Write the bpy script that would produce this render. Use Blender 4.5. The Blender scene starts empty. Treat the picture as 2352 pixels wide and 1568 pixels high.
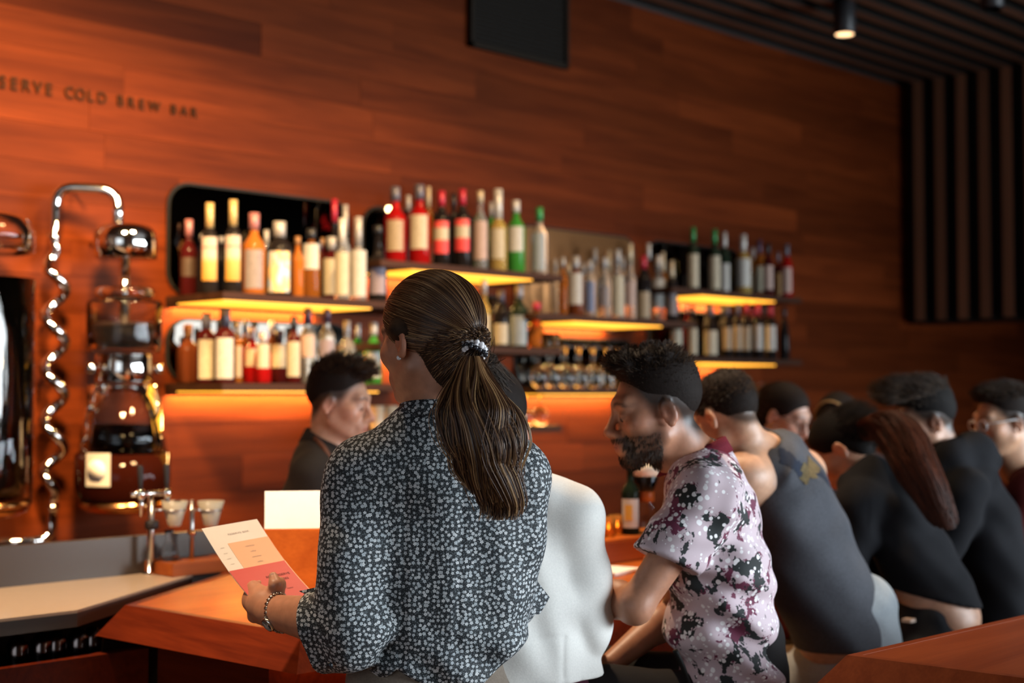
import bpy, bmesh, math, random
import numpy as np
from mathutils import Vector, Matrix
random.seed(7); np.random.seed(7)
SC = bpy.context.scene
COL = SC.collection
R = math.radians

# ---------------------------------------------------------------- camera
HEAD = R(44.53); PITCH = R(2.12); FPX = 50/36*2352
CAM = np.array([0.0, 0.0, 1.45])
cd = bpy.data.cameras.new('camera'); cam = bpy.data.objects.new('camera', cd); COL.objects.link(cam)
cam.location = CAM; cam.rotation_euler = (R(90)+PITCH, 0, HEAD-R(90))
cd.lens = 50; cd.sensor_width = 36; cd.clip_start = .05
cd.dof.use_dof = True; cd.dof.focus_distance = 2.66; cd.dof.aperture_fstop = 2.5
SC.camera = cam
AX_R = np.array([math.sin(HEAD), -math.cos(HEAD), 0])
AX_F = np.array([math.cos(PITCH)*math.cos(HEAD), math.cos(PITCH)*math.sin(HEAD), math.sin(PITCH)])
AX_U = np.cross(AX_R, AX_F)
AWAY = np.array([math.cos(HEAD), math.sin(HEAD), 0]); LEFT = -AX_R; ZUP = np.array([0, 0, 1.0])
def ray(px, py): return AX_F + AX_R*(px-1176)/FPX - AX_U*(py-784)/FPX
def P(px, py, z): return CAM + ray(px, py)*z            # point at a depth
def atY(px, py, y): d = ray(px, py); return CAM + d*((y-CAM[1])/d[1])

# ---------------------------------------------------------------- light
SC.view_settings.view_transform = 'Standard'; SC.view_settings.look = 'None'
SC.view_settings.gamma = 1; SC.view_settings.use_curve_mapping = False
SC.view_settings.exposure = 0.0
SC.cycles.use_denoising = True
SC.cycles.max_bounces = 8; SC.cycles.transparent_max_bounces = 12
SC.cycles.caustics_reflective = False; SC.cycles.caustics_refractive = False
SC.cycles.sample_clamp_indirect = 4.0
w = bpy.data.worlds.new('world'); SC.world = w; w.use_nodes = True
w.node_tree.nodes['Background'].inputs[0].default_value = (.75, .85, 1, 1)
w.node_tree.nodes['Background'].inputs[1].default_value = 0.6
def area(name, loc, target, sx, sy, col, power):
    l = bpy.data.lights.new(name, 'AREA'); l.shape = 'RECTANGLE'; l.size = sx; l.size_y = sy; l.color = col; l.energy = power
    o = bpy.data.objects.new(name, l); COL.objects.link(o); o.location = loc
    o.rotation_euler = (Vector(target)-Vector(loc)).to_track_quat('-Z', 'Y').to_euler(); return o
def spot(name, loc, target, ang, col, power, blend=.8, rad=.05):
    l = bpy.data.lights.new(name, 'SPOT'); l.spot_size = R(ang); l.spot_blend = blend; l.color = col; l.energy = power; l.shadow_soft_size = rad
    o = bpy.data.objects.new(name, l); COL.objects.link(o); o.location = loc
    o.rotation_euler = (Vector(target)-Vector(loc)).to_track_quat('-Z', 'Y').to_euler(); return o
WARM = (1, .63, .28); WARM2 = (1, .72, .46); DAY = (.80, .91, 1.0)
# daylight standing outside the street windows behind the camera
dl = area('daylight', (6.45, -3.25, 1.75), (3.1, 2.2, 1.1), 7.4, 2.0, DAY, 430); dl.data.spread = R(115)
area('daylight_side', (-2.25, 0.2, 1.9), (5, 1.2, 1.4), 3.4, 2.4, DAY, 24)
# ceiling downlights washing the wood wall, strongest over the cold brew towers
WASH = [((1.7, 3.0), (2.3, 4.9, 1.75), 66, 1400), ((2.8, 3.0), (3.2, 4.9, 1.6), 66, 620), ((4.0, 3.1), (4.2, 4.9, 1.6), 64, 330),
        ((5.2, 3.1), (5.3, 4.9, 1.8), 62, 90), ((6.5, 3.1), (6.4, 4.9, 1.8), 62, 16)]
for i, ((x, y), t, a, p) in enumerate(WASH): spot('wash_light', (x, y, 3.36), t, a, WARM, p, 1.0, .22)
# downlights over the bar
hot = P(675, 1180, 3.37)
for x, y, t, a, p in ((1.35, 1.7, tuple(hot), 9, 700), (1.55, 2.3, tuple(P(600, 1300, 2.85)), 34, 60), (2.9, 3.0, (2.75, 2.45, 1.1), 60, 270), (3.6, 2.6, (3.6, 2.75, 1.0), 60, 170),
                   (4.9, 3.0, (4.9, 2.5, 1.0), 60, 130), (.9, 3.0, (1.3, 3.35, .95), 70, 420)):
    spot('bar_light', (x, y, 3.36), t, a, WARM2, p)

# ---------------------------------------------------------------- mesh helpers
def link(name, me, mat=None, parent=None, loc=None):
    o = bpy.data.objects.new(name, me); COL.objects.link(o)
    if mat is not None and me is not None and not me.materials: me.materials.append(mat)
    if parent is not None: o.parent = parent
    if loc is not None: o.location = loc
    return o
def tag(o, label=None, cat=None, group=None, kind=None):
    if label: o['label'] = label
    if cat: o['category'] = cat
    if group: o['group'] = group
    if kind: o['kind'] = kind
    return o
def thing(name, loc, label, cat, group=None, rz=0):
    o = link(name, None, loc=loc); o.rotation_euler[2] = rz; return tag(o, label, cat, group)
def mesh(name, verts, faces, smooth=False):
    me = bpy.data.meshes.new(name); me.from_pydata([tuple(v) for v in verts], [], faces); me.update()
    if smooth: me.polygons.foreach_set('use_smooth', [True]*len(me.polygons))
    return me
def mk(name, verts, faces, mat, parent=None, smooth=False, loc=None):
    return link(name, mesh(name, verts, faces, smooth), mat, parent, loc)
def from_bm(name, bm, mat, parent=None, smooth=False, loc=None):
    me = bpy.data.meshes.new(name); bmesh.ops.recalc_face_normals(bm, faces=bm.faces); bm.to_mesh(me); bm.free()
    if smooth: me.polygons.foreach_set('use_smooth', [True]*len(me.polygons))
    return link(name, me, mat, parent, loc)
def box_me(name, lo, hi, bev=0):
    bm = bmesh.new(); bmesh.ops.create_cube(bm, size=1)
    for v in bm.verts: v.co = Vector([(lo[i]+hi[i])/2 + v.co[i]*(hi[i]-lo[i]) for i in range(3)])
    if bev: bmesh.ops.bevel(bm, geom=bm.edges[:], offset=bev, segments=2, affect='EDGES')
    me = bpy.data.meshes.new(name); bm.to_mesh(me); bm.free(); return me
def box(name, lo, hi, mat, parent=None, bev=0, loc=None): return link(name, box_me(name, lo, hi, bev), mat, parent, loc)
def lathe_vf(prof, seg=20, sx=1, sy=1, sq=None):
    vs = []; fs = []; n = len(prof)
    for r, z in prof:
        for k in range(seg):
            a = 2*math.pi*(k+.5)/seg; c, s = math.cos(a), math.sin(a)
            if sq:
                m = (abs(c)**sq+abs(s)**sq)**(-1/sq); c *= m; s *= m
            vs.append((r*c*sx, r*s*sy, z))
    for i in range(n-1):
        for k in range(seg):
            k2 = (k+1) % seg; fs.append((i*seg+k, i*seg+k2, (i+1)*seg+k2, (i+1)*seg+k))
    if prof[0][0] > 1e-5: fs.append(tuple(range(seg))[::-1])
    if prof[-1][0] > 1e-5: fs.append(tuple(range((n-1)*seg, n*seg)))
    return vs, fs
def lathe(name, prof, mat, parent=None, seg=20, loc=None, smooth=True, **kw):
    vs, fs = lathe_vf(prof, seg, **kw); return mk(name, vs, fs, mat, parent, smooth, loc)
def tube_vf(pts, rad, seg=10, cap=True):
    pts = [np.array(p, float) for p in pts]; n = len(pts); vs = []; fs = []
    rad = rad if hasattr(rad, '__len__') else [rad]*n
    t0 = pts[1]-pts[0]; ref = np.array([0, 0, 1.0]) if abs(t0[2]) < .9*np.linalg.norm(t0) else np.array([1.0, 0, 0])
    u = np.cross(t0, ref); u /= np.linalg.norm(u)
    for i in range(n):
        t = pts[min(i+1, n-1)]-pts[max(i-1, 0)]; t /= np.linalg.norm(t)+1e-9
        u = u - t*np.dot(u, t); u /= np.linalg.norm(u)+1e-9; v = np.cross(t, u)
        for k in range(seg):
            a = 2*math.pi*k/seg; vs.append(pts[i]+rad[i]*(math.cos(a)*u+math.sin(a)*v))
    for i in range(n-1):
        for k in range(seg):
            k2 = (k+1) % seg; fs.append((i*seg+k, i*seg+k2, (i+1)*seg+k2, (i+1)*seg+k))
    if cap: fs.append(tuple(range(seg))[::-1]); fs.append(tuple(range((n-1)*seg, n*seg)))
    return vs, fs
def tube(name, pts, rad, mat, parent=None, seg=10, smooth=True):
    vs, fs = tube_vf(pts, rad, seg); return mk(name, vs, fs, mat, parent, smooth)
def prism(name, poly, z0, z1, mat, parent=None, poly1=None):
    n = len(poly); poly1 = poly1 or poly
    vs = [(x, y, z0) for x, y in poly]+[(x, y, z1) for x, y in poly1]
    fs = [tuple(range(n))[::-1], tuple(range(n, 2*n))]+[(i, (i+1) % n, n+(i+1) % n, n+i) for i in range(n)]
    return mk(name, vs, fs, mat, parent)
def smooth_path(pts, n=6):
    pts = [np.array(p, float) for p in pts]; out = []
    for i in range(len(pts)-1):
        p0 = pts[max(i-1, 0)]; p1 = pts[i]; p2 = pts[i+1]; p3 = pts[min(i+2, len(pts)-1)]
        for k in range(n):
            t = k/n; out.append(.5*((2*p1)+(p2-p0)*t+(2*p0-5*p1+4*p2-p3)*t*t+(3*p1-p0-3*p2+p3)*t**3))
    out.append(pts[-1]); return out
def fillet(pts, r, n=5):
    pts = [np.array(p, float) for p in pts]; out = [pts[0]]
    for i in range(1, len(pts)-1):
        a = pts[i-1]-pts[i]; b = pts[i+1]-pts[i]; la, lb = np.linalg.norm(a), np.linalg.norm(b); rr = min(r, la*.5, lb*.5)
        s = pts[i]+a/la*rr; e = pts[i]+b/lb*rr
        for k in range(n+1):
            t = k/n; out.append((1-t)**2*s+2*t*(1-t)*pts[i]+t*t*e)
    out.append(pts[-1]); return out

# ---------------------------------------------------------------- materials
class NT:
    def __init__(s, name):
        s.m = bpy.data.materials.new(name); s.m.use_nodes = True; s.t = s.m.node_tree; s.b = s.t.nodes['Principled BSDF']
    def n(s, typ, **kw):
        nd = s.t.nodes.new(typ)
        for k, v in kw.items():
            if k.startswith('i_'):
                key = k[2:]; nd.inputs[int(key) if key.isdigit() else key.replace('_', ' ')].default_value = v
            else: setattr(nd, k, v)
        return nd
    def l(s, a, b): s.t.links.new(a, b); return s
    def set(s, **kw):
        for k, v in kw.items(): s.b.inputs[k.replace('_', ' ')].default_value = v
        return s
    def math(s, op, a, b=None):
        nd = s.n('ShaderNodeMath', operation=op)
        for i, v in enumerate((a, b)):
            if v is None: continue
            if isinstance(v, (int, float)): nd.inputs[i].default_value = v
            else: s.l(v, nd.inputs[i])
        return nd.outputs[0]
    def mix(s, fac, a, b, mode='MIX'):
        nd = s.n('ShaderNodeMix', data_type='RGBA', blend_type=mode)
        for i, v in ((0, fac), (6, a), (7, b)):
            if isinstance(v, (int, float)): nd.inputs[i].default_value = v
            elif isinstance(v, (tuple, list)): nd.inputs[i].default_value = (*v[:3], 1)
            else: s.l(v, nd.inputs[i])
        return nd.outputs[2]
    def ramp(s, fac, stops, interp='LINEAR'):
        nd = s.n('ShaderNodeValToRGB'); cr = nd.color_ramp; cr.interpolation = interp
        while len(cr.elements) < len(stops): cr.elements.new(.5)
        for e, (p, c) in zip(cr.elements, stops): e.position = p; e.color = (*c, 1) if len(c) == 3 else c
        s.l(fac, nd.inputs[0]); return nd.outputs[0]
    def bump(s, h, strength=.3, dist=.002):
        nd = s.n('ShaderNodeBump'); nd.inputs['Strength'].default_value = strength; nd.inputs['Distance'].default_value = dist
        s.l(h, nd.inputs['Height']); s.l(nd.outputs[0], s.b.inputs['Normal']); return s
def srgb(r, g, b):
    f = lambda c: (c/255/12.92) if c/255 <= .04045 else ((c/255+.055)/1.055)**2.4
    return (f(r), f(g), f(b))
_mc = {}
def mat(name, col, rough=.5, metal=0, spec=.5, trans=0, ior=1.45, emit=0, coat=0):
    key = (name, tuple(col), rough, metal, trans, emit)
    if key in _mc: return _mc[key]
    q = NT(name); c = (*col[:3], 1)
    noi = q.n('ShaderNodeTexNoise', i_Scale=40.0, i_Detail=3.0)
    tc = q.n('ShaderNodeTexCoord'); q.l(tc.outputs['Object'], noi.inputs['Vector'])
    if emit == 0 and trans == 0 and metal == 0:
        q.l(q.mix(q.math('MULTIPLY', noi.outputs[0], .25), c, tuple(x*.7 for x in col[:3])), q.b.inputs['Base Color'])
    else: q.set(Base_Color=c)
    q.set(Roughness=rough, Metallic=metal, IOR=ior); q.b.inputs['Specular IOR Level'].default_value = spec
    q.b.inputs['Transmission Weight'].default_value = trans; q.b.inputs['Coat Weight'].default_value = coat
    if emit: q.b.inputs['Emission Color'].default_value = c; q.b.inputs['Emission Strength'].default_value = emit
    _mc[key] = q.m; return q.m
def wood(name, c1, c2, axis=0, rough=.38, var=.5, scale=1.0, knots=0, coat=0):
    q = NT(name); geo = q.n('ShaderNodeNewGeometry'); oi = q.n('ShaderNodeObjectInfo')
    off = q.n('ShaderNodeVectorMath', operation='SCALE', i_0=(13.1, 7.7, 5.3)); q.l(oi.outputs['Random'], off.inputs['Scale'])
    add = q.n('ShaderNodeVectorMath', operation='ADD'); q.l(geo.outputs['Position'], add.inputs[0]); q.l(off.outputs[0], add.inputs[1])
    sc = [14*scale]*3; sc[axis] = .9*scale
    mp = q.n('ShaderNodeMapping'); mp.inputs['Scale'].default_value = sc; q.l(add.outputs[0], mp.inputs[0])
    n1 = q.n('ShaderNodeTexNoise', i_Scale=1.0, i_Detail=6.0, i_Roughness=.6, i_Distortion=.6+knots); q.l(mp.outputs[0], n1.inputs['Vector'])
    sc2 = [160*scale]*3; sc2[axis] = 5*scale
    mp2 = q.n('ShaderNodeMapping'); mp2.inputs['Scale'].default_value = sc2; q.l(add.outputs[0], mp2.inputs[0])
    n2 = q.n('ShaderNodeTexNoise', i_Scale=1.0, i_Detail=3.0); q.l(mp2.outputs[0], n2.inputs['Vector'])
    f = q.math('ADD', q.math('MULTIPLY', n1.outputs[0], .8), q.math('MULTIPLY', n2.outputs[0], .25))
    col = q.ramp(f, [(.3, c1), (.72, c2)])
    v = q.math('ADD', q.math('MULTIPLY', oi.outputs['Random'], var), 1-var*.6)
    hs = q.n('ShaderNodeHueSaturation'); q.l(v, hs.inputs['Value']); q.l(col, hs.inputs['Color'])
    q.l(hs.outputs[0], q.b.inputs['Base Color']); q.set(Roughness=rough); q.b.inputs['Coat Weight'].default_value = coat
    q.b.inputs['Coat Roughness'].default_value = .15
    q.bump(n2.outputs[0], .15, .001); return q.m
# ================================================================ ROOM
YW = 4.9; ZC = 3.56
M_wall = wood('wall_wood', (.052, .0088, .0021), (.136, .0258, .0053), 0, .5, .6)
M_wall.node_tree.nodes['Principled BSDF'].inputs['Specular IOR Level'].default_value = .05
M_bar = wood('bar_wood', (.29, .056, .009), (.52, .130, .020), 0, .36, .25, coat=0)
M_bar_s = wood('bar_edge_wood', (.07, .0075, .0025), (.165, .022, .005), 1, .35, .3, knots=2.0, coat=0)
M_tab = wood('table_wood', (.17, .030, .009), (.32, .070, .020), 0, .36, .25)
for m_ in (M_bar, M_bar_s, M_tab): m_.node_tree.nodes['Principled BSDF'].inputs['Specular IOR Level'].default_value = .14
M_slat = wood('slat_wood', (.075, .033, .018), (.14, .064, .036), 0, .5, .25)
M_slatv = wood('slat_wood_upright', (.13, .058, .030), (.22, .10, .052), 2, .5, .25)
M_black = mat('black_paint', (.010, .009, .008), .6, 0, .15)
M_dark = mat('dark_paint', (.02, .014, .012), .6)
M_plaster = mat('plaster', (.35, .22, .16), .8)
M_shelf = wood('shelf_wood', (.022, .009, .005), (.048, .019, .010), 0, .6, .2)
M_shelf.node_tree.nodes['Principled BSDF'].inputs['Specular IOR Level'].default_value = .1
M_chrome = mat('chrome', (.85, .80, .74), .06, 1)
M_steel = mat('brushed_steel', (.55, .53, .50), .28, 1)
M_glass = mat('clear_glass', (.96, .97, .97), .02, 0, .5, 1.0, 1.3)
M_white = mat('white_paper', (.86, .84, .80), .7)

def struct(o): o['kind'] = 'structure'; return o
floor = struct(box('floor', (-2.2, -3.2, -.1), (13.2, 5.0, 0), wood('floor_wood', (.12, .06, .03), (.2, .1, .05), 0, .4, .3)))
wb = struct(box('wall_back', (-2.2, YW+.012, 0), (13.2, YW+.12, 3.9), M_dark))
wl = struct(box('wall_left', (-2.4, -3.2, 2.95), (-2.3, 5.0, 3.9), M_plaster))
box('panel', (-2.4, 2.0, 0), (-2.3, 5.0, 2.95), M_plaster, wl); box('panel', (-2.4, -3.2, 0), (-2.3, -1.4, 2.95), M_plaster, wl)
box('panel', (-2.4, -1.4, 0), (-2.3, 2.0, .7), M_plaster, wl)
struct(box('wall_right', (13.1, -3.2, 0), (13.2, 5.0, 3.9), M_dark))
wf = struct(box('wall_front', (-2.2, -3.2, 3.05), (13.2, -3.1, 3.9), M_plaster))
box('panel', (-2.2, -3.2, 0), (2.4, -3.1, 3.05), M_plaster, wf); box('panel', (10.5, -3.2, 0), (13.2, -3.1, 3.05), M_plaster, wf)
box('panel', (2.4, -3.2, 0), (10.5, -3.1, .75), M_plaster, wf)
win = struct(link('window_1', None))
for x in (2.4, 4.4, 6.4, 8.4, 10.42): box('window_frame', (x, -3.2, .75), (x+.08, -3.08, 3.05), M_black, win)
win2 = struct(link('window_2', None))
for y in (-1.4, .3, 1.92): box('window_frame', (-2.42, y, .7), (-2.28, y+.08, 2.95), M_black, win2)
# planks of the back wall
plank = box_me('plank', (0, 0, 0), (1, 1, 1)); plank.materials.append(M_wall)
rng = random.Random(3); rowh = .139
for i in range(22):
    z = ZC-rowh*(i+1); x = -2.2
    while x < 12.6:
        L = rng.choice((1.25, 1.5, 1.8, 2.1)) if x > -2.19 else .5+rng.random()*1.5
        d = rng.random()*.0025
        o = link('plank', plank, parent=wb); o.location = (x, YW+.001-d, z+.001); o.scale = (min(L, 13.1-x)-.0012, .013+d, rowh-.0012); x += L
# slatted ceiling and the hanging slatted end
ce = struct(box('ceiling', (-2.2, -3.2, ZC+.07), (13.2, 5.0, 3.75), M_black))
XB = 8.78
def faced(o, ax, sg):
    o.data.materials.append(M_black)          # wood on the face; shade on the slat sides is painted black
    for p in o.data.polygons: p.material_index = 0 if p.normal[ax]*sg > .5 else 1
for i in range(50):
    y = 4.745-i*.156
    if y < -3: break
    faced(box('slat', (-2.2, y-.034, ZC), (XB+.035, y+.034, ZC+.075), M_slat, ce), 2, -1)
wend = struct(box('wall_end', (XB+.03, -3.1, 1.93), (XB+.3, 4.86, ZC+.07), M_black))
for i in range(16):
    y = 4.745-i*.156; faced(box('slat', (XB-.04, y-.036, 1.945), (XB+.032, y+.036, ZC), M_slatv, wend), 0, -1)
# air grille high on the wall
vent = thing('air_grille', (0, 0, 0), 'dark louvred air grille high on the wood wall under the ceiling', 'vent')
a = atY(1072, 107, YW); b = atY(1296, 161, YW); zb = (a[2]+b[2])/2; xa, xb = a[0], b[0]
M_vent = mat('vent_metal', (.018, .013, .009), .7, 0, .08)
box('backing', (xa, YW-.012, zb), (xb, YW-.002, ZC), M_black, vent)
for lo, hi in (((xa, zb), (xb, zb+.02)), ((xa, zb), (xa+.015, ZC)), ((xb-.015, zb), (xb, ZC))): box('frame', (lo[0], YW-.035, lo[1]), (hi[0], YW-.006, hi[1]), M_vent, vent)
lv = mesh('louver', [(xa+.015, YW-.03, 0), (xb-.015, YW-.03, 0), (xb-.015, YW-.012, .014), (xa+.015, YW-.012, .014), (xa+.015, YW-.028, -.003), (xb-.015, YW-.028, -.003), (xb-.015, YW-.010, .011), (xa+.015, YW-.010, .011)],
          [(0, 1, 2, 3), (7, 6, 5, 4), (0, 4, 5, 1), (2, 6, 7, 3)]); lv.materials.append(M_vent)
z = zb+.03
while z < ZC-.02: link('louver', lv, parent=vent, loc=(0, 0, z)); z += .022
# ceiling spotlights
def downlight(x, y, label, lit=False):
    t = thing('downlight', (x, y, ZC), label, 'ceiling light', 'black cylinder downlights')
    lathe('housing', [(.055, .0), (.058, -.005), (.058, -.165), (.052, -.172), (.0, -.171)], mat('lamp_black', (.012, .012, .014), .45), t)
    lathe('lens', [(.0, -.1725), (.048, -.1725)], mat('lamp_lens', (1, .66, .36), .4, emit=2.2) if lit else M_black, t)
    return t
p1 = P(1940, 80, 7.67); p2 = P(2279, 10, 7.16)
downlight(p1[0], p1[1], 'black cylinder downlight with a lit lens under the slatted ceiling', True)
downlight(p2[0], p2[1], 'black cylinder downlight cut off by the top edge of the photo')
# wall lettering
sign = thing('wall_sign', (0, 0, 0), 'dark raised letters RESERVE COLD BREW BAR on the wood wall above the towers', 'sign')
def text_me(name, s, size, ext=.0, bold=0):
    c = bpy.data.curves.new(name, 'FONT'); c.body = s; c.size = size; c.extrude = ext; c.offset = bold; c.align_x = 'CENTER'
    o = bpy.data.objects.new(name, c); COL.objects.link(o); dg = bpy.context.evaluated_depsgraph_get()
    me = bpy.data.meshes.new_from_object(o.evaluated_get(dg)); bpy.data.objects.remove(o); return me
M_letter = mat('letter_metal', (.030, .014, .007), .7, 0, .05)
cx = [("S", 3), ("E", 30), ("R", 57), ("V", 84), ("E", 110), ("C", 157), ("O", 182), ("L", 206), ("D", 232), ("B", 274), ("R", 299), ("E", 323), ("W", 352), ("B", 396), ("A", 420), ("R", 443), ("E", -26), ("R", -56)]
for ch, px in cx:
    top = 173+(px-3)*.170; bot = 202+(px-3)*.1535
    p = atY(px, bot, YW); q = atY(px, top, YW)
    o = link('letter', text_me('letter', ch, (q[2]-p[2])/.70, .004, .0003), M_letter, sign)
    o.location = (p[0], YW-.006, p[2]); o.rotation_euler = (R(90), 0, 0); o.scale = (.9, 1, 1)

# ================================================================ SHELVES
SH_D = .40; TH = .030
M_led = mat('led_strip', (1, .60, .20), .5, emit=150)
M_dif = mat('led_diffuser', (1, .42, .035), .5, emit=2.3)
M_mir = mat('tinted_mirror', (.05, .043, .036), .04, 1)
def rrect(x0, x1, z0, z1, r, n=6):
    out = []
    for cx_, cz_, a0 in ((x1-r, z1-r, 0), (x0+r, z1-r, 90), (x0+r, z0+r, 180), (x1-r, z0+r, 270)):
        for k in range(n+1): a = R(a0+90*k/n); out.append((cx_+r*math.cos(a), cz_+r*math.sin(a)))
    return out
M_mir_refl = mat('mirror_ceiling_reflection', (.42, .19, .075), .28, 1)  # orange ceiling reflection put into the mirror tint
def mirror(x0, x1, z0, z1, label, mm=None):
    t = thing('mirror_panel', (0, 0, 0), label, 'mirror', 'mirrors behind the bottles')
    for nm, ins, y0, y1, m in (('frame', 0, YW-.012, YW-.003, M_black), ('mirror_glass', .012, YW-.016, YW-.011, mm or M_mir)):
        pl = rrect(x0+ins, x1-ins, z0+ins, z1-ins, .10-ins); n = len(pl)
        vs = [(x, y0, z) for x, z in pl]+[(x, y1, z) for x, z in pl]
        mk(nm, vs, [tuple(range(n)), tuple(range(n, 2*n))[::-1]]+[(i, n+i, n+(i+1) % n, (i+1) % n) for i in range(n)], m, t)
SHELF = {}
def shelf(key, x0, x1, under, lx0, lx1, label, mir=None, depth=SH_D):
    t = thing('wall_shelf', (0, 0, 0), label, 'shelf', 'backlit bottle shelves')
    box('board', (x0, YW-depth, under), (x1, YW-.003, under+TH), M_shelf, t, .003)
    if lx0 is not None:
        box('light_diffuser', (lx0, YW-depth+.012, under-.006), (lx1, YW-.075, under-.0005), M_dif, t)
        box('led_strip', (lx0, YW-.050, under-.010), (lx1, YW-.022, under-.0005), M_led, t)
        box('lip', (lx0, YW-.074, under-.018), (lx1, YW-.066, under), M_shelf, t)
        box('end_cap', (lx0-.008, YW-.074, under-.018), (lx0-.001, YW-.003, under), M_shelf, t); box('end_cap', (lx1+.001, YW-.074, under-.018), (lx1+.008, YW-.003, under), M_shelf, t)
    SHELF[key] = under+TH
    if mir: mirror(*mir)
shelf('LT', 3.03, 4.20, 1.805, 3.04, 3.76, 'upper dark shelf at the left end, glowing underneath', (3.03, 3.96, 1.84, 2.295, 'big dark rounded mirror behind the upper bottles at the left end'))
shelf('LB', 3.03, 4.20, 1.462, 3.04, 3.80, 'lower dark shelf at the left end behind the barista, glowing underneath', (3.03, 3.96, 1.497, 1.755, 'low dark mirror behind the whisky bottles at the left end'))
shelf('MT', 3.80, 4.92, 1.978, 3.98, 4.72, 'highest dark shelf above the floral blouse woman, red bottles on it', (4.02, 4.95, 2.012, 2.295, 'dark mirror behind the red bottles above the ponytail woman'))
shelf('MB', 3.80, 4.92, 1.632, 3.98, 4.40, 'short dark shelf just right of the ponytail woman, glowing underneath', (4.30, 4.95, 1.665, 1.93, 'low dark mirror behind the squat orange bottle'))
shelf('RT', 4.74, 5.94, 1.795, 5.00, 5.67, 'dark shelf of clear bottles above the hanging glasses', (4.99, 5.92, 1.83, 2.295, 'mirror above the shelf of clear bottles, tinted brown for the ceiling reflection', M_mir_refl))
shelf('RB', 4.74, 5.94, 1.450, 4.80, 5.75, 'dark shelf of upturned wine glasses, long glow underneath', (4.99, 5.92, 1.485, 1.74, 'low mirror behind the upturned wine glasses'))
shelf('FT', 5.74, 6.93, 1.968, 6.00, 6.68, 'upper dark shelf at the right end, green capped bottles on it', (6.02, 6.90, 2.0, 2.295, 'dark mirror behind the green capped bottles'))
shelf('FB', 5.74, 6.93, 1.614, 6.00, 6.68, 'lower dark shelf at the right end with rows of wine bottles', (6.02, 6.90, 1.65, 1.92, 'low dark mirror behind the wine bottles at the right end'))
shelf('SM', 3.75, 5.02, 1.270, None, None, 'lowest plain dark shelf behind the seated woman in white, few glasses on it', depth=.3)
shelf('SF', 6.0, 6.9, 1.270, None, None, 'plain dark shelf of glasses behind the bartender with glasses', depth=.3)

# ================================================================ BAR, COUNTER, TABLE
def offset(poly, e):
    out = []; n = len(poly)
    for i in range(n):
        p0, p1, p2 = [np.array(poly[j % n]) for j in (i-1, i, i+1)]
        d1 = p1-p0; d1 /= np.linalg.norm(d1); d2 = p2-p1; d2 /= np.linalg.norm(d2)
        n1 = np.array([d1[1], -d1[0]]); n2 = np.array([d2[1], -d2[0]]); b = n1+n2
        out.append(tuple(p1+b*(e/max(.35, (1+n1.dot(n2))))))
    return out
def slab(name, poly, top, label, cat, e=.06, h=.07, base=.12, bpoly=None, mt=None, ms_=None):
    """poly counter-clockwise; sloping board along every side"""
    t = thing(name, (0, 0, 0), label, cat); n = len(poly); low = offset(poly, e); inn = offset(poly, -.02)
    prism('top_board', inn, top-.035, top-.0005, mt or M_bar, t)
    for i in range(n):
        j = (i+1) % n
        quad = [poly[i], poly[j], inn[j], inn[i]]
        vs = [(*poly[i], top), (*poly[j], top), (*inn[j], top), (*inn[i], top), (*low[i], top-h), (*low[j], top-h), (*inn[j], top-h), (*inn[i], top-h)]
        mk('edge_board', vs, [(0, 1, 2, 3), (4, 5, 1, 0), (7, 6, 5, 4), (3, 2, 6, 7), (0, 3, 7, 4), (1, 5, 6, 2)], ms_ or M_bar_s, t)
    bs = bpoly or offset(poly, -base); prism('base', bs, 0, top-.035, ms_ or M_bar_s, t); return t
BT = .94
bar_poly = [(1.86, 2.46), (7.6, 2.46), (7.6, 2.98), (2.52, 2.98), (2.34, 3.45), (1.815, 3.10)]
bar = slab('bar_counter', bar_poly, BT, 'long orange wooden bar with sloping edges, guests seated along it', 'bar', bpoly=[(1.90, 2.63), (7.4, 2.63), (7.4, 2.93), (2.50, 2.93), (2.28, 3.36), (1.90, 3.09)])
box('led_strip', (1.92, 2.58, .872), (7.4, 2.595, .888), mat('under_bar_led', (1, .45, .10), .5, emit=9), bar)
box('raised_ledge', (2.6, 2.80, BT), (7.4, 2.965, BT+.07), M_bar, bar, .006)
tab_poly = [(2.46, 1.50), (2.52, .62), (4.4, .62), (4.4, 1.44)]
slab('standing_table', tab_poly, BT, 'red brown wooden table corner with sloping edges at the lower right', 'table', e=.055, h=.075, base=.3, mt=M_tab, ms_=M_tab)
# the pale service counter with a steel upstand
M_stone = mat('pale_stone', (.62, .46, .32), .25)
M_stoned = mat('dark_stone_edge', (.10, .085, .07), .35)
M_up = mat('upstand_steel', (.085, .068, .056), .4, .4)
cn = thing('service_counter', (0, 0, 0), 'pale stone service counter with a dark edge and grey upstand left of the bar', 'counter')
cpoly = [(-1.6, 3.12), (1.70, 3.12), (2.26, 3.497), (2.26, 3.62), (-1.6, 3.62)]
prism('worktop', cpoly, .931, .938, M_stone, cn)
prism('edge', offset(cpoly, -.001), .898, .9305, M_stoned, cn)
box('upstand', (-1.6, 3.622, .80), (2.44, 3.66, 1.045), M_up, cn)
box('shelf_back', (-1.6, 3.50, 0), (2.2, 3.56, .897), M_dark, cn)
box('bottle_shelf', (-1.6, 3.14, .785), (1.66, 3.50, .80), M_dark, cn)
box('apron', (-1.6, 3.10, .66), (1.88, 3.135, .828), M_bar_s, cn)
for i in range(6): box('drawer', (-1.6+i*.58, 3.104, .25), (-1.6+i*.58+.574, 3.14, .652), M_bar_s, cn, .004)
box('plinth', (-1.6, 3.16, 0), (1.64, 3.5, .24), M_dark, cn)
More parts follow.
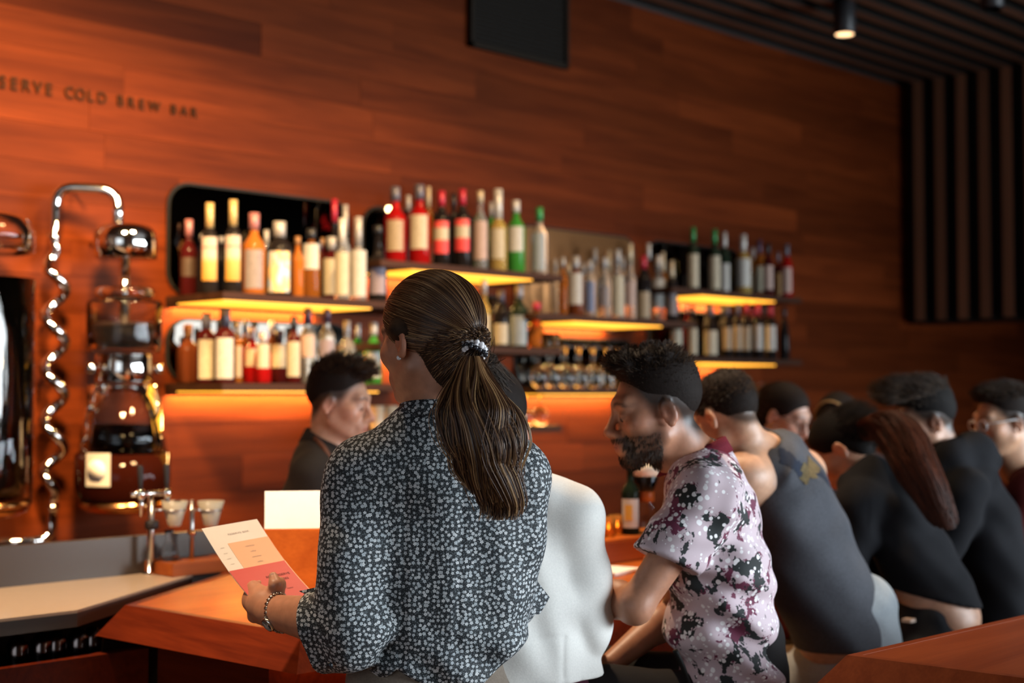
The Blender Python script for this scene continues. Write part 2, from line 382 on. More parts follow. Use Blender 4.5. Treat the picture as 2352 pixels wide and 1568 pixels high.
# ================================================================ COLD BREW TOWERS
def mg(name, col, rough=.03, tr=.9, ior=1.2):
    return mat(name, col, rough, 0, .5, tr, ior)
M_coffee = mat('black_coffee', (.006, .003, .003), .06, 0, .6)
M_amber = mg('amber_coffee', (.035, .006, .003), .05, .45)
M_copper = mat('copper_tray', (.85, .42, .16), .18, 1)
def tower(cx, label):
    y = 4.66; t = thing('cold_brew_tower', (cx, y, 0), label, 'coffee tower', 'cold brew towers on the wall')
    return t
c = atY(287, 552, 4.66); tx = c[0]
k = (c-CAM)@AX_F/FPX
def zz(py): return atY(287, py, 4.66)[2]
t2 = tower(tx, 'glass and chrome cold brew tower beside the spiral pipe, chrome dome on top')
r = 71*k
lathe('dome_cap', [(0, zz(512)), (r*.35, zz(513)), (r*.62, zz(516)), (r*.82, zz(522)), (r*.94, zz(532)), (r, zz(546)), (r, zz(594)), (r*.95, zz(596)), (0, zz(594))], M_chrome, t2, 40)
lathe('rod', [(12*k, zz(594)), (12*k, zz(760))], M_chrome, t2, 16)
lathe('upper_lid', [(0, zz(660)), (60*k, zz(661)), (66*k, zz(666)), (66*k, zz(684)), (40*k, zz(690)), (0, zz(690))], M_glass, t2, 36)
lathe('brewing_glass', [(82*k, zz(808)), (84*k, zz(800)), (84*k, zz(700)), (81*k, zz(692)), (78*k, zz(700)), (78*k, zz(806))], M_glass, t2, 40)
lathe('coffee_grounds', [(0, zz(803)), (70*k, zz(803)), (70*k, zz(756)), (0, zz(752))], mat('coffee_grounds', (.045, .03, .025), .5), t2, 36)
lathe('metal_band', [(0, zz(812)), (62*k, zz(812)), (64*k, zz(816)), (64*k, zz(874)), (62*k, zz(878)), (0, zz(878))], M_chrome, t2, 36)
for s in (-1, 1):
    lathe('side_clamp', [(0, -.02), (12*k, -.018), (12*k, .018), (0, .02)], M_chrome, t2, 12, loc=(s*86*k, -.01, zz(846)))
lathe('glass_bell', [(76*k, zz(884)), (80*k, zz(884)), (94*k, zz(1000)), (100*k, zz(1040)), (97*k, zz(1041)), (91*k, zz(1002)), (77*k, zz(890))], M_glass, t2, 44)
lathe('cold_brew', [(0, zz(1140)), (88*k, zz(1138)), (92*k, zz(1090)), (88*k, zz(1020)), (82*k, zz(974)), (0, zz(973))], M_coffee, t2, 40)
lathe('serving_vessel', [(0, zz(1172)), (70*k, zz(1170)), (92*k, zz(1158)), (104*k, zz(1132)), (107*k, zz(1100)), (107*k, zz(1040)), (103*k, zz(1040)), (103*k, zz(1100)), (100*k, zz(1130)), (88*k, zz(1150)), (0, zz(1160))], M_amber, t2, 44)
lathe('copper_tray', [(0, zz(1180)), (60*k, zz(1178)), (86*k, zz(1168)), (98*k, zz(1150)), (92*k, zz(1162)), (60*k, zz(1172)), (0, zz(1174))], M_copper, t2, 40)
def patch(name, rad, a0, a1, z0, z1, m, parent, n=10):
    vs = []; fs = []
    for i in range(n+1):
        a = R(a0+(a1-a0)*i/n); vs += [(rad*math.cos(a), rad*math.sin(a), z0), (rad*math.cos(a), rad*math.sin(a), z1)]
    for i in range(n): fs.append((2*i, 2*i+2, 2*i+3, 2*i+1))
    return mk(name, vs, fs, m, parent, True)
CA = math.degrees(math.atan2(-c[1], -c[0]))     # direction from tower to the viewer side
patch('label', 109*k, CA-46, CA-14, zz(1110), zz(1036), mat('tower_label', (.62, .58, .52), .6), t2)
disc = lathe('label_disc', [(0, .0), (22*k, 0), (22*k, .003), (0, .003)], mat('label_disc', (.85, .80, .72), .6), t2, 24)
a_ = R(CA-30); disc.location = (111*k*math.cos(a_), 111*k*math.sin(a_), zz(1073)); disc.rotation_euler = (0, R(90), a_)
for z_ in (546, 846, 1072): tube('wall_bracket', [(0, .04, zz(z_)), (0, YW-4.66-.004, zz(z_))], .016, M_chrome, t2)
# first tower, cut by the left edge
c1 = atY(-36, 700, 4.66); k1 = (c1-CAM)@AX_F/FPX
def z1(py): return atY(-36, py, 4.66)[2]
t1 = tower(c1[0], 'dark cold brew tower cut off by the left edge of the photo, tall glossy cylinder')
lathe('glass_dome', [(0, z1(484)), (70*k1, z1(488)), (98*k1, z1(504)), (110*k1, z1(532)), (110*k1, z1(578)), (106*k1, z1(578)), (106*k1, z1(534)), (95*k1, z1(508)), (0, z1(490))], M_glass, t1, 40)
lathe('stem', [(11*k1, z1(500)), (11*k1, z1(645))], M_chrome, t1, 14)
lathe('outer_glass', [(0, z1(1182)), (84*k1, z1(1180)), (104*k1, z1(1168)), (110*k1, z1(1140)), (111*k1, z1(640)), (108*k1, z1(640)), (107*k1, z1(1138)), (100*k1, z1(1160)), (0, z1(1172))], M_glass, t1, 44)
lathe('coffee_column', [(0, z1(1150)), (78*k1, z1(1148)), (94*k1, z1(1138)), (98*k1, z1(1110)), (98*k1, z1(646)), (0, z1(645))], mat('black_mirror_column', (.30, .28, .26), .05, 1), t1, 40)
lathe('copper_tray', [(0, z1(1190)), (70*k1, z1(1188)), (100*k1, z1(1176)), (112*k1, z1(1150)), (106*k1, z1(1164)), (60*k1, z1(1180)), (0, z1(1182))], M_copper, t1, 40)
for z_ in (560, 900): tube('wall_bracket', [(0, .04, z1(z_)), (0, YW-4.66-.004, z1(z_))], .016, M_chrome, t1)
# the spiral pipe
yp = 4.80; pts = []
def q(px, py, dy=0): return atY(px, py, yp+dy)
top = fillet([atY(270, 520, 4.66), atY(271, 436, 4.68), q(128, 428), q(124, 560)], .07, 6)
hel = []
zt, zb_ = q(122, 560)[2], q(122, 1150)[2]; xc = q(122, 800)[0]; n = 120; turns = 4.9
for i in range(1, n):
    f = i/n; a = 2*math.pi*turns*f+R(20); rr = .037*min(1, f*9, (1-f)*9)
    hel.append(np.array([xc+rr*math.cos(a), yp+rr*.8*math.sin(a)-.01, zt+(zb_-zt)*f]))
bot = fillet([q(120, 1152), q(120, 1240), q(-140, 1258)], .07, 6)
pipe = link('spiral_pipe', None); tag(pipe, 'polished metal pipe winding in a spiral down the wall between the towers', 'pipe')
tube('tube', top+hel+bot, .020, M_chrome, pipe, 14)
for p in (q(124, 545), q(120, 1165)): tube('collar', [p+np.array([0, 0, .012]), p-np.array([0, 0, .012])], .025, M_chrome, pipe, 14)
for p in (q(197, 431), q(122, 880), q(-20, 1250)): tube('wall_clip', [p, np.array([p[0], YW-.003, p[2]])], .006, M_chrome, pipe, 8)

# ================================================================ COUNTER TOOLS
CT = .938
def at_top(px, py, z=CT): d = ray(px, py); return CAM+d*((z-CAM[2])/d[2])
# wood block with drip stands
bx = at_top(395, 1326); bl = at_top(298, 1318)
blk = thing('drip_station', (bx[0], bx[1], CT), 'orange wood block with a rod stand holding glass coffee drippers', 'coffee stand')
BLW, BLD, BLH = .42, .20, .037
box('wood_block', (0, 0, .0005), (BLW, BLD, BLH), M_bar, blk, .003)
def loc(px, py, y): return atY(px, py, y)-np.array([bx[0], bx[1], CT])
yb = bx[1]+.09
for px, nm in ((348, 'left'), (440, 'right')):
    b0 = loc(px, 1290, yb); tp = loc(px, 1148, yb)
    tube('rod', [(b0[0], .09, BLH), (b0[0], .09, tp[2])], .0065, M_steel, blk, 10)
    if nm == 'left': lathe('knob', [(0, -.014), (.018, -.012), (.020, 0), (.018, .012), (0, .014)], M_dark, blk, 16, loc=(b0[0], .09, loc(px, 1205, yb)[2]))
    else: lathe('knob', [(0, -.008), (.012, -.007), (.012, .007), (0, .008)], M_copper, blk, 16, loc=(b0[0], .09, loc(px, 1222, yb)[2]))
    ze = loc(px, 1172, yb)[2]; tube('holder_arm', [(b0[0], .09, ze), (loc(px+36, 1172, yb)[0], .09, ze)], .004, M_steel, blk, 8)
M_ribglass = mg('ribbed_glass', (.92, .80, .58), .25, .45)
def dripper(px, label):
    tpz = atY(px, 1150, yb); bz = atY(px, 1208, yb); kk = (tpz-CAM)@AX_F/FPX
    d = thing('glass_dripper', (tpz[0], yb, bz[2]), label, 'coffee dripper', 'glass drippers on the rod stand'); h = tpz[2]-bz[2]
    lathe('cone', [(13*kk, 0), (15*kk, .004), (31*kk, h), (29*kk, h), (12*kk, .006)], M_ribglass, d, 24)
    lathe('ring', [(24*kk, h*.62), (27*kk, h*.62), (27*kk, h*.68), (24*kk, h*.68)], M_steel, d, 24); return d
dripper(401, 'ribbed glass dripper cone above the round glass server'); dripper(484, 'ribbed glass dripper cone on the right rod, menu sheet in front')
sv = at_top(388, 1292, CT+BLH); kk = (sv-CAM)@AX_F/FPX; sy = yb
sv = atY(388, 1290, yb); s = thing('glass_server', (sv[0], yb, CT+BLH+.0005), 'round clear glass server on the wood block under a dripper', 'glass server')
prof = [(0, 0), (18*kk, .0005), (22*kk, .008), (23*kk, .022), (18*kk, .038), (9*kk, .050), (7*kk, .062), (9*kk, .074), (11*kk, .085)]
lathe('bulb', prof+[(rr-.0015 if rr > .002 else 0, z_+.0015) for rr, z_ in prof[::-1]], M_glass, s, 24)
# two faucet tap tower
yt = 3.58; tp = atY(345, 1133, yt)
tap = thing('draft_taps', (tp[0], yt, CT), 'chrome double tap fixture with two black handles in front of the tower', 'tap')
kt = (tp-CAM)@AX_F/FPX; tz = tp[2]-CT
lathe('post', [(.018, 0), (.02, .004), (.008, .01), (.008, tz)], M_chrome, tap, 14)
tube('crossbar', [(-50*kt, 0, tz), (48*kt, 0, tz)], .0085, M_chrome, tap, 12)
for px in (318, 378):
    dx = atY(px, 1133, yt)[0]-tp[0]
    f = lathe('faucet', [(0, -.016), (.010, -.014), (.0135, 0), (.010, .014), (0, .016)], M_chrome, tap, 16, loc=(dx, -.012, tz))
    tube('spout', [(0, 0, -.008), (0, -.004, -.03), (0, -.002, -.062)], [.008, .006, .004], M_chrome, f, 10)
    tube('handle', [(0, 0, .010), (0, .002, .03), (0, .004, .075), (0, .004, .082)], [.005, .007, .0095, .006], M_dark, f, 10)
# bottles under the counter
bm_i = 0
def lathe_thing(name, prof, m, loc_, label, cat, group=None, seg=16):
    o = lathe(name, prof, m, None, seg, loc=loc_); return tag(o, label, cat, group)
ORD = ['first', 'second', 'third', 'fourth', 'fifth', 'sixth', 'seventh', 'eighth', 'ninth', 'tenth', 'eleventh', 'twelfth', 'thirteenth', 'fourteenth', 'fifteenth', 'sixteenth', 'seventeenth', 'eighteenth', 'nineteenth', 'twentieth']
M_dbot = mat('dark_bottle', (.02, .012, .010), .08, 0, .6)
for i, px in enumerate((-30, 40, 95, 128, 180, 212)):
    p = atY(px, 1470, 3.22)
    lathe_thing('steel_shaker', [(0, 0), (.022, 0), (.024, .004), (.027, .055), (.022, .062), (.014, .075), (0, .078)], mat('shaker_steel', (.16, .13, .12), .15, 1), (p[0], 3.22, .8005),
                f'dark shiny shaker under the pale counter, {ORD[i]} from the left edge', 'shaker', 'shakers under the counter')

# ================================================================ BOTTLES
PROF = {
 'wine': [(0, .0), (.92, .0), (1, .02), (1, .60), (.92, .66), (.55, .73), (.38, .78), (.36, .94), (.40, .945), (.40, .965), (.36, .97), (.36, 1), (0, 1)],
 'burg': [(0, 0), (.92, 0), (1, .02), (1, .45), (.9, .54), (.6, .68), (.38, .78), (.34, .93), (.38, .94), (.38, .965), (.34, 1), (0, 1)],
 'spirit': [(0, 0), (.93, 0), (1, .02), (1, .56), (.95, .62), (.6, .69), (.38, .74), (.36, .90), (.42, .905), (.42, .93), (.38, .94), (.38, 1), (0, 1)],
 'tall': [(0, 0), (.93, 0), (1, .02), (.98, .50), (.9, .56), (.5, .62), (.42, .68), (.38, .92), (.44, .925), (.44, .95), (.4, .955), (.4, 1), (0, 1)],
 'squat': [(0, 0), (.9, 0), (1, .03), (1, .52), (.9, .62), (.5, .70), (.34, .74), (.32, .86), (.42, .865), (.42, 1), (0, 1)],
 'whisky': [(0, 0), (.95, 0), (1, .02), (1, .62), (.9, .70), (.45, .77), (.38, .80), (.38, .88), (.46, .885), (.46, 1), (0, 1)],
 'flask': [(0, 0), (.85, 0), (1, .06), (.95, .25), (.75, .45), (.45, .6), (.36, .68), (.34, .85), (.44, .86), (.44, 1), (0, 1)],
}
LCOL = {'cream': (.86, .74, .52), 'white': (.88, .84, .76), 'pink': (.80, .55, .46), 'orange': (.85, .42, .10), 'beige': (.62, .46, .28), 'grey': (.40, .33, .33), 'amber': (.55, .24, .04),
        'blue': (.22, .28, .50), 'mauve': (.45, .36, .44), 'red': (.65, .10, .08), 'brown': (.12, .06, .03), 'pale blue': (.50, .58, .64)}
LS_ = .42
LCOL = {k: tuple(c*LS_ for c in v) for k, v in LCOL.items()}
GLS = {'black': ((.010, .008, .008), 0), 'green-black': ((.012, .020, .012), 0), 'dark red': ((.055, .006, .006), .3), 'amber': ((.32, .10, .015), .6), 'brown': ((.12, .03, .010), .3), 'clear': ((.90, .90, .88), .88),
       'red': ((.42, .008, .008), .55), 'green': ((.05, .28, .04), .5), 'yellow': ((.75, .50, .14), .7), 'orange': ((.60, .18, .03), .6)}
CAPC = {'gold': (.75, .52, .22), 'red': (.60, .03, .06), 'white': (.80, .76, .70), 'black': (.03, .03, .035), 'green': (.04, .34, .10), 'silver': (.55, .52, .50), 'purple': (.10, .06, .11), 'pink': (.55, .22, .22), 'cream': (.75, .60, .40), 'grey': (.16, .15, .19), 'wood': (.40, .20, .08)}
CAPC = {k: tuple(c*.55 for c in v) for k, v in CAPC.items()}
def label_mat(col, style):
    key = 'label_%s_%s' % (col.replace(' ', '_'), style)
    if key in _mc: return _mc[key]
    q = NT(key); c = LCOL[col]; tc = q.n('ShaderNodeTexCoord'); sp = q.n('ShaderNodeSeparateXYZ'); q.l(tc.outputs['Generated'], sp.inputs[0])
    base = c
    if style == 'sunset':
        out = q.ramp(sp.outputs[2], [(.0, (.80, .36, .04)), (.42, (.85, .50, .12)), (.55, (.82, .68, .48)), (.72, (.78, .60, .50)), (.76, (.70, .20, .16)), (.80, (.78, .60, .50))])
    elif style == 'ship':
        n = q.n('ShaderNodeTexNoise', i_Scale=3.0); q.l(tc.outputs['Generated'], n.inputs['Vector'])
        out = q.ramp(n.outputs[0], [(.40, (.30, .40, .55)), (.48, c), (.62, (.85, .50, .2))])
    elif style == 'badge':
        out = q.ramp(sp.outputs[2], [(.0, (.50, .03, .03)), (.35, (.55, .05, .04)), (.42, c), (.75, c), (.8, (.6, .06, .05))], 'CONSTANT')
    else:
        w_ = q.n('ShaderNodeTexNoise', i_Scale=1.0, i_Detail=1.0); mp = q.n('ShaderNodeMapping'); mp.inputs['Scale'].default_value = (9, 9, 26); q.l(tc.outputs['Generated'], mp.inputs[0]); q.l(mp.outputs[0], w_.inputs['Vector'])
        out = q.ramp(w_.outputs[0], [(.35, tuple(x*.62 for x in c)), (.45, c)])
    if style == 'sunset': out = q.mix(1.0, out, (.46, .46, .46), 'MULTIPLY')
    q.l(out, q.b.inputs['Base Color']); q.set(Roughness=.6); _mc[key] = q.m; return q.m
def bottle(px, top, wpx, key, glass, prof='spirit', label=('cream', .12, .50), cap='black', capf=.16, y=None, desc='', group='', style='plain', sq=None, kind='bottle', base_dx=0):
    y = y or 4.63; z0 = SHELF[key]; p = atY(px, top, y); h = max(.10, p[2]-z0); kk = (p-CAM)@AX_F/FPX; r = wpx*kk/2
    gc, tr = GLS[glass]
    pf = PROF[prof]; vs, fs = lathe_vf([(a*r, b*h) for a, b in pf], 18, sq=sq)
    o = mk('bottle', vs, fs, mat('glass_'+glass.replace('-', '_').replace(' ', '_'), gc, .05, 0, .5, tr, 1.15), None, True, (p[0], y, z0+.0006))
    o.rotation_euler[2] = R(random.uniform(-8, 8)); tag(o, desc, kind, group)
    f = math.degrees(math.atan2(-y, -p[0]))-math.degrees(o.rotation_euler[2])
    if label:
        col, a0, a1 = label[:3]; half = label[3] if len(label) > 3 else 50
        vsl = []; fl = []; n = 8
        for i in range(n+1):
            a = R(f-half+2*half*i/n); cc, ss = math.cos(a), math.sin(a); m = (abs(cc)**sq+abs(ss)**sq)**(-1/sq) if sq else 1
            rr = r*m+.0012
            vsl += [(rr*cc, rr*ss, a0*h), (rr*cc, rr*ss, a1*h)]
        for i in range(n): fl.append((2*i, 2*i+2, 2*i+3, 2*i+1))
        mk('label', vsl, fl, label_mat(col, style), o, True)
    if cap:
        rc = max(a*r for a, b in pf if b > .9)+.0012
        r0 = [a for a, b in pf if b >= 1-capf][0]*r+.0012
        lathe('cap', [(0, h*(1-capf)), (max(rc, r0*.98), h*(1-capf)), (rc, h*(1-capf*.5)), (rc, h+.002), (0, h+.002)], mat('cap_'+cap, CAPC[cap], .35, .2), o, 14)
    return o
NM = {'LT': 'upper left glowing shelf', 'LB': 'lower left glowing shelf', 'MT': 'highest middle shelf', 'MB': 'shelf beside the ponytail', 'RT': 'clear bottle shelf', 'FT': 'upper right end shelf', 'FB': 'lower right end shelf'}
F, B = 4.63, 4.79
ROWS = {
'LT': [(434, 506, 40, 'dark red', 'spirit', ('brown', .25, .5), 'pink', .22, 4.82), (482, 468, 42, 'black', 'spirit', ('cream', .14, .62), 'gold', .27, F+.03, 'sunset'),
   (536, 461, 42, 'black', 'spirit', ('cream', .14, .62), 'gold', .27, F, 'sunset'), (584, 491, 54, 'orange', 'spirit', ('grey', .08, .55, 45), 'pink', .2, F), (642, 511, 60, 'black', 'whisky', ('cream', .06, .60), 'silver', .2, F, 'ship'),
   (684, 545, 30, 'orange', 'wine', None, 'wood', .12, F), (715, 527, 44, 'amber', 'whisky', ('white', .42, .78), 'black', .14, F), (741, 548, 20, 'dark red', 'wine', None, 'orange' if False else 'wood', .12, B),
   (762, 546, 46, 'dark red', 'whisky', ('cream', .10, .66), 'silver', .2, F+.05), (786, 503, 34, 'clear', 'tall', ('cream', .05, .58, 70), 'white', .34, F-.08), (823, 500, 38, 'clear', 'tall', ('white', .05, .60, 70), 'silver', .34, F-.05),
   (868, 520, 44, 'black', 'tall', ('mauve', .10, .52), 'black', .1, F-.05), (768, 459, 30, 'black', 'tall', None, 'red', .22, B), (793, 472, 26, 'clear', 'tall', None, 'silver', .3, B),
   (465, 540, 26, 'black', 'wine', None, 'silver', .1, 4.74), (508, 545, 26, 'black', 'wine', None, 'silver', .1, B), (612, 530, 26, 'clear', 'wine', None, 'silver', .2, B)],
'LB': [(432, 746, 44, 'brown', 'squat', None, 'wood', .22, 4.82), (474, 720, 44, 'dark red', 'whisky', ('cream', .06, .62, 48), 'grey', .22, F+.08), (517, 714, 50, 'dark red', 'whisky', ('white', .06, .62, 48), 'grey', .22, F),
   (546, 742, 24, 'amber', 'wine', ('beige', .1, .62), 'cream', .2, F), (579, 752, 36, 'red', 'squat', ('cream', .30, .62), 'white', .2, F+.06), (604, 765, 34, 'red', 'squat', ('cream', .30, .78), 'white', .2, F-.03), (641, 760, 42, 'dark red', 'squat', ('cream', .30, .74), 'black', .2, F+.07),
   (675, 727, 36, 'dark red', 'wine', ('cream', .10, .62), 'black', .2, F-.06), (707, 703, 40, 'clear', 'spirit', ('pink', .34, .62, 45), 'purple', .24, F), (751, 702, 38, 'clear', 'spirit', ('mauve', .18, .56), 'purple', .22, F), (797, 738, 34, 'clear', 'squat', ('cream', .2, .5), 'white', .22, F),
   (822, 745, 28, 'green', 'wine', ('white', .1, .5), 'white', .22, B), (858, 742, 40, 'green', 'spirit', ('white', .10, .52), 'white', .2, F-.04), (563, 735, 22, 'amber', 'wine', None, 'black', .2, B), (624, 738, 26, 'brown', 'wine', None, 'silver', .2, B), (480, 752, 22, 'amber', 'wine', None, 'black', .1, 4.84)],
'MT': [(908, 431, 50, 'red', 'spirit', ('beige', .16, .56, 45), 'grey', .18, F), (963, 426, 52, 'red', 'spirit', ('cream', .20, .62, 45), 'grey', .18, F), (1014, 440, 40, 'black', 'wine', ('cream', .18, .60, 50), 'red', .20, F, 'badge'), (1062, 436, 40, 'black', 'wine', ('cream', .22, .62, 50), 'red', .20, F, 'badge'),
   (1103, 440, 34, 'clear', 'spirit', ('pink', .14, .62, 70), 'cream', .14, F), (1144, 436, 42, 'yellow', 'tall', ('cream', .16, .52, 42), 'white', .36, F), (1185, 462, 42, 'green', 'wine', ('white', .30, .64), 'white', .16, F), (1239, 478, 38, 'clear', 'spirit', ('pale blue', .06, .62, 40), 'green', .2, F-.05),
   (938, 450, 24, 'dark red', 'wine', None, 'silver', .2, B), (984, 430, 24, 'amber', 'wine', None, 'cream', .25, B), (1042, 445, 24, 'black', 'wine', None, 'black', .2, B), (1128, 465, 24, 'green', 'wine', None, 'silver', .2, B)],
'MB': [(1112, 634, 30, 'yellow', 'tall', ('cream', .1, .45), 'white', .25, F), (1151, 668, 38, 'black', 'wine', ('cream', .06, .42), 'grey', .2, F), (1192, 656, 44, 'green-black', 'spirit', ('pale blue', .05, .52), 'silver', .2, F), (1232, 696, 44, 'orange', 'flask', None, 'red', .16, F-.05)],
'RT': [(1293, 592, 22, 'amber', 'wine', None, 'silver', .16, F), (1322, 590, 38, 'brown', 'whisky', ('white', .20, .72), 'silver', .2, F), (1355, 598, 26, 'clear', 'wine', ('blue', .1, .62), 'silver', .2, F), (1388, 592, 32, 'clear', 'spirit', ('grey', .2, .52, 40), 'silver', .16, F),
   (1418, 574, 34, 'clear', 'tall', ('cream', .05, .62), 'silver', .2, F), (1447, 560, 28, 'clear', 'tall', ('pink', .18, .5), 'cream', .25, F), (1478, 588, 36, 'black', 'wine', ('beige', .04, .44), 'red', .2, F), (1513, 588, 34, 'clear', 'spirit', ('white', .2, .64, 70), 'white', .2, F), (1543, 600, 26, 'black', 'wine', ('grey', .1, .5), 'cream', .3, F-.07),
   (1275, 596, 18, 'clear', 'spirit', None, 'silver', .2, B), (1306, 606, 20, 'clear', 'spirit', None, 'cream', .2, B), (1340, 604, 20, 'clear', 'tall', None, 'silver', .2, B), (1366, 572, 22, 'clear', 'tall', None, 'silver', .2, B), (1398, 576, 22, 'clear', 'tall', None, 'cream', .3, B), (1430, 590, 20, 'clear', 'wine', None, 'silver', .2, B), (1490, 560, 22, 'brown', 'wine', None, 'white', .2, 4.74), (1523, 580, 20, 'amber', 'wine', None, 'cream', .3, 4.69)],
'FT': [(1592, 523, 26, 'green-black', 'wine', ('cream', .06, .58, 60), 'green', .22, F), (1641, 528, 28, 'green-black', 'wine', ('cream', .06, .58, 60), 'green', .22, F), (1664, 534, 24, 'green-black', 'wine', ('white', .06, .5, 60), 'white', .26, F+.05), (1707, 540, 34, 'yellow', 'spirit', ('white', .14, .60, 68), 'white', .28, F),
   (1729, 570, 22, 'yellow', 'wine', ('cream', .12, .5), 'silver', .2, B), (1744, 552, 26, 'amber', 'wine', ('cream', .10, .54), 'purple', .26, F+.03), (1764, 560, 26, 'dark red', 'wine', ('pink', .12, .58), 'black', .2, F-.07), (1787, 580, 20, 'dark red', 'wine', ('orange', .06, .55), 'grey', .2, F), (1807, 562, 26, 'red', 'wine', ('pink', .08, .56, 50), 'grey', .22, F-.09)],
'FB': [(1553, 700, 32, 'black', 'burg', ('cream', .22, .52), 'purple', .2, F), (1591, 702, 24, 'black', 'wine', ('cream', .06, .56), 'black', .2, F), (1632, 702, 36, 'black', 'burg', ('cream', .06, .52), 'grey', .2, F), (1670, 700, 24, 'black', 'wine', ('beige', .16, .58), 'grey', .2, F), (1694, 698, 24, 'black', 'wine', ('beige', .16, .60), 'grey', .2, F), (1714, 696, 24, 'black', 'wine', ('beige', .16, .58), 'red', .2, F),
   (1741, 694, 24, 'black', 'wine', ('white', .16, .60), 'red', .26, F-.04), (1770, 696, 28, 'black', 'wine', ('white', .16, .60), 'red', .26, F-.04), (1801, 706, 24, 'black', 'burg', None, 'black', .2, F-.08), (1578, 694, 20, 'dark red', 'burg', None, 'purple', .2, B), (1624, 698, 20, 'black', 'wine', None, 'purple', .2, B), (1660, 704, 20, 'black', 'wine', None, 'black', .2, B), (1730, 702, 20, 'black', 'wine', None, 'red', .2, B), (1756, 700, 20, 'black', 'wine', None, 'black', .2, 4.73)],
}
for key, rows in ROWS.items():
    fr = sorted([r_ for r_ in rows if r_[8] < 4.72]); bk = sorted([r_ for r_ in rows if r_[8] >= 4.72])
    for row, nmrow in ((fr, 'front row'), (bk, 'back row')):
        for i, r_ in enumerate(row):
            px, top, wd, g, pr, lb, cp, cf, y = r_[:9]; st = r_[9] if len(r_) > 9 else 'plain'
            d = f'{g} bottle, {cp} cap' + (f', {lb[0]} label' if lb else '') + f', {ORD[i]} from left, {nmrow}, {NM[key]}'
            bottle(px, top, wd, key, g, pr, lb, cp, cf, y, d, f'bottles on the {NM[key]}', st, sq=5 if pr in ('squat',) else None)
# glasses
def glass_prof(kind, h, r):
    if kind == 'upturned':
        return [(r*.80, 0), (r, h*.22), (r*.92, h*.40), (r*.40, h*.52), (r*.09, h*.56), (r*.09, h*.93), (r*.75, h*.985), (r*.75, h), (0, h)]
    return [(0, 0), (r*.9, 0), (r, .003), (r, h), (r-.0016, h), (r-.0016, .006), (0, .006)]
def glass(px, y, key, h, r, kind, label, group):
    p = atY(px, 880, y); o = lathe('wine_glass' if kind == 'upturned' else 'tumbler', glass_prof(kind, h, r), M_glass, None, 20, loc=(p[0], y, SHELF[key]+.0006))
    return tag(o, label, 'glass', group)
for i, px in enumerate((1238, 1268, 1300, 1332, 1364, 1392, 1420, 1450)):
    glass(px, 4.60, 'RB', .20, .043, 'upturned', f'upturned wine glass, {ORD[i]} from left, front row above the long glow', 'upturned wine glasses')
for i, px in enumerate((1256, 1292, 1326, 1358, 1390)):
    glass(px, 4.78, 'RB', .215, .04, 'upturned', f'upturned wine glass, {ORD[i]} from left, back row above the long glow', 'upturned wine glasses')
for i, px in enumerate((1208, 1240)):
    glass(px, 4.66, 'SM', .165, .042, 'upturned', ('left' if i == 0 else 'right')+' one of two upturned glasses on the lowest plain shelf end', 'glasses on the lowest shelf')
M_cup = mat('cream_cup', (.70, .54, .36), .4)
for i, px in enumerate((866, 884, 902, 920, 938)):
    p = atY(px, 880, 4.64); o = lathe('cup', [(0, 0), (.024, 0), (.027, .004), (.031, .10), (.029, .10), (.025, .006), (0, .006)], M_cup, None, 20, loc=(p[0]+i*.032, 4.64, SHELF['SM']+.0006))
    tag(o, f'pale cream cup on the lowest shelf behind the barista face, {ORD[i]} from left', 'cup', 'pale cups on the lowest shelf')
for i, px in enumerate((1256, 1275)):
    glass(px, 4.53, 'MB', .07, .026, 'tumbler', f'small clear glass right of the squat orange bottle, {ORD[i]} from left', 'small glasses on the middle shelf')
for i, px in enumerate((1690, 1714, 1738, 1760)):
    glass(px, 4.68, 'SF', .21, .04, 'upturned', f'upturned glass left of the bartender with glasses, {ORD[i]} from left', 'glasses on the low shelf')

# ================================================================ THINGS ON THE BAR
# brightly lit stack of menus in a wooden holder
h0 = P(604, 1332, 3.35); e1 = AX_R*math.cos(R(8))+AWAY*math.sin(R(8)); e2 = np.array([-e1[1], e1[0], 0])
kk = 3.35/FPX; wz = 150*kk
hold = thing('menu_holder', (h0[0], h0[1], BT), 'orange wood menu holder standing on the bar behind the menu sheet', 'menu holder')
ang = math.atan2(e1[1], e1[0])
hold.rotation_euler[2] = ang
ztop = P(604, 1216, 3.35)[2]-BT; zp = P(604, 1130, 3.35)[2]-BT
box('front_board', (0, 0, .0005), (wz*1.0, .02, ztop), M_bar, hold, .002); box('back_board', (0, .07, .0005), (wz*1.0, .085, ztop), M_bar, hold, .002)
box('bottom_board', (0, .02, .0005), (wz*1.0, .07, .012), M_bar, hold)
M_sheet = mat('bright_sheet', (.93, .91, .86), .6)
for i in range(5):
    o = box('menu_sheet', (.002+i*.0005, .026+i*.008, .013), (wz*(.90+.022*i), .0285+i*.008, zp-.004*i), M_sheet, None)
    o.location = hold.location; o.rotation_euler = hold.rotation_euler
    tag(o, f'blank white menu sheet in the wooden holder, {ORD[i]} from the front', 'menu', 'white menus in the holder')
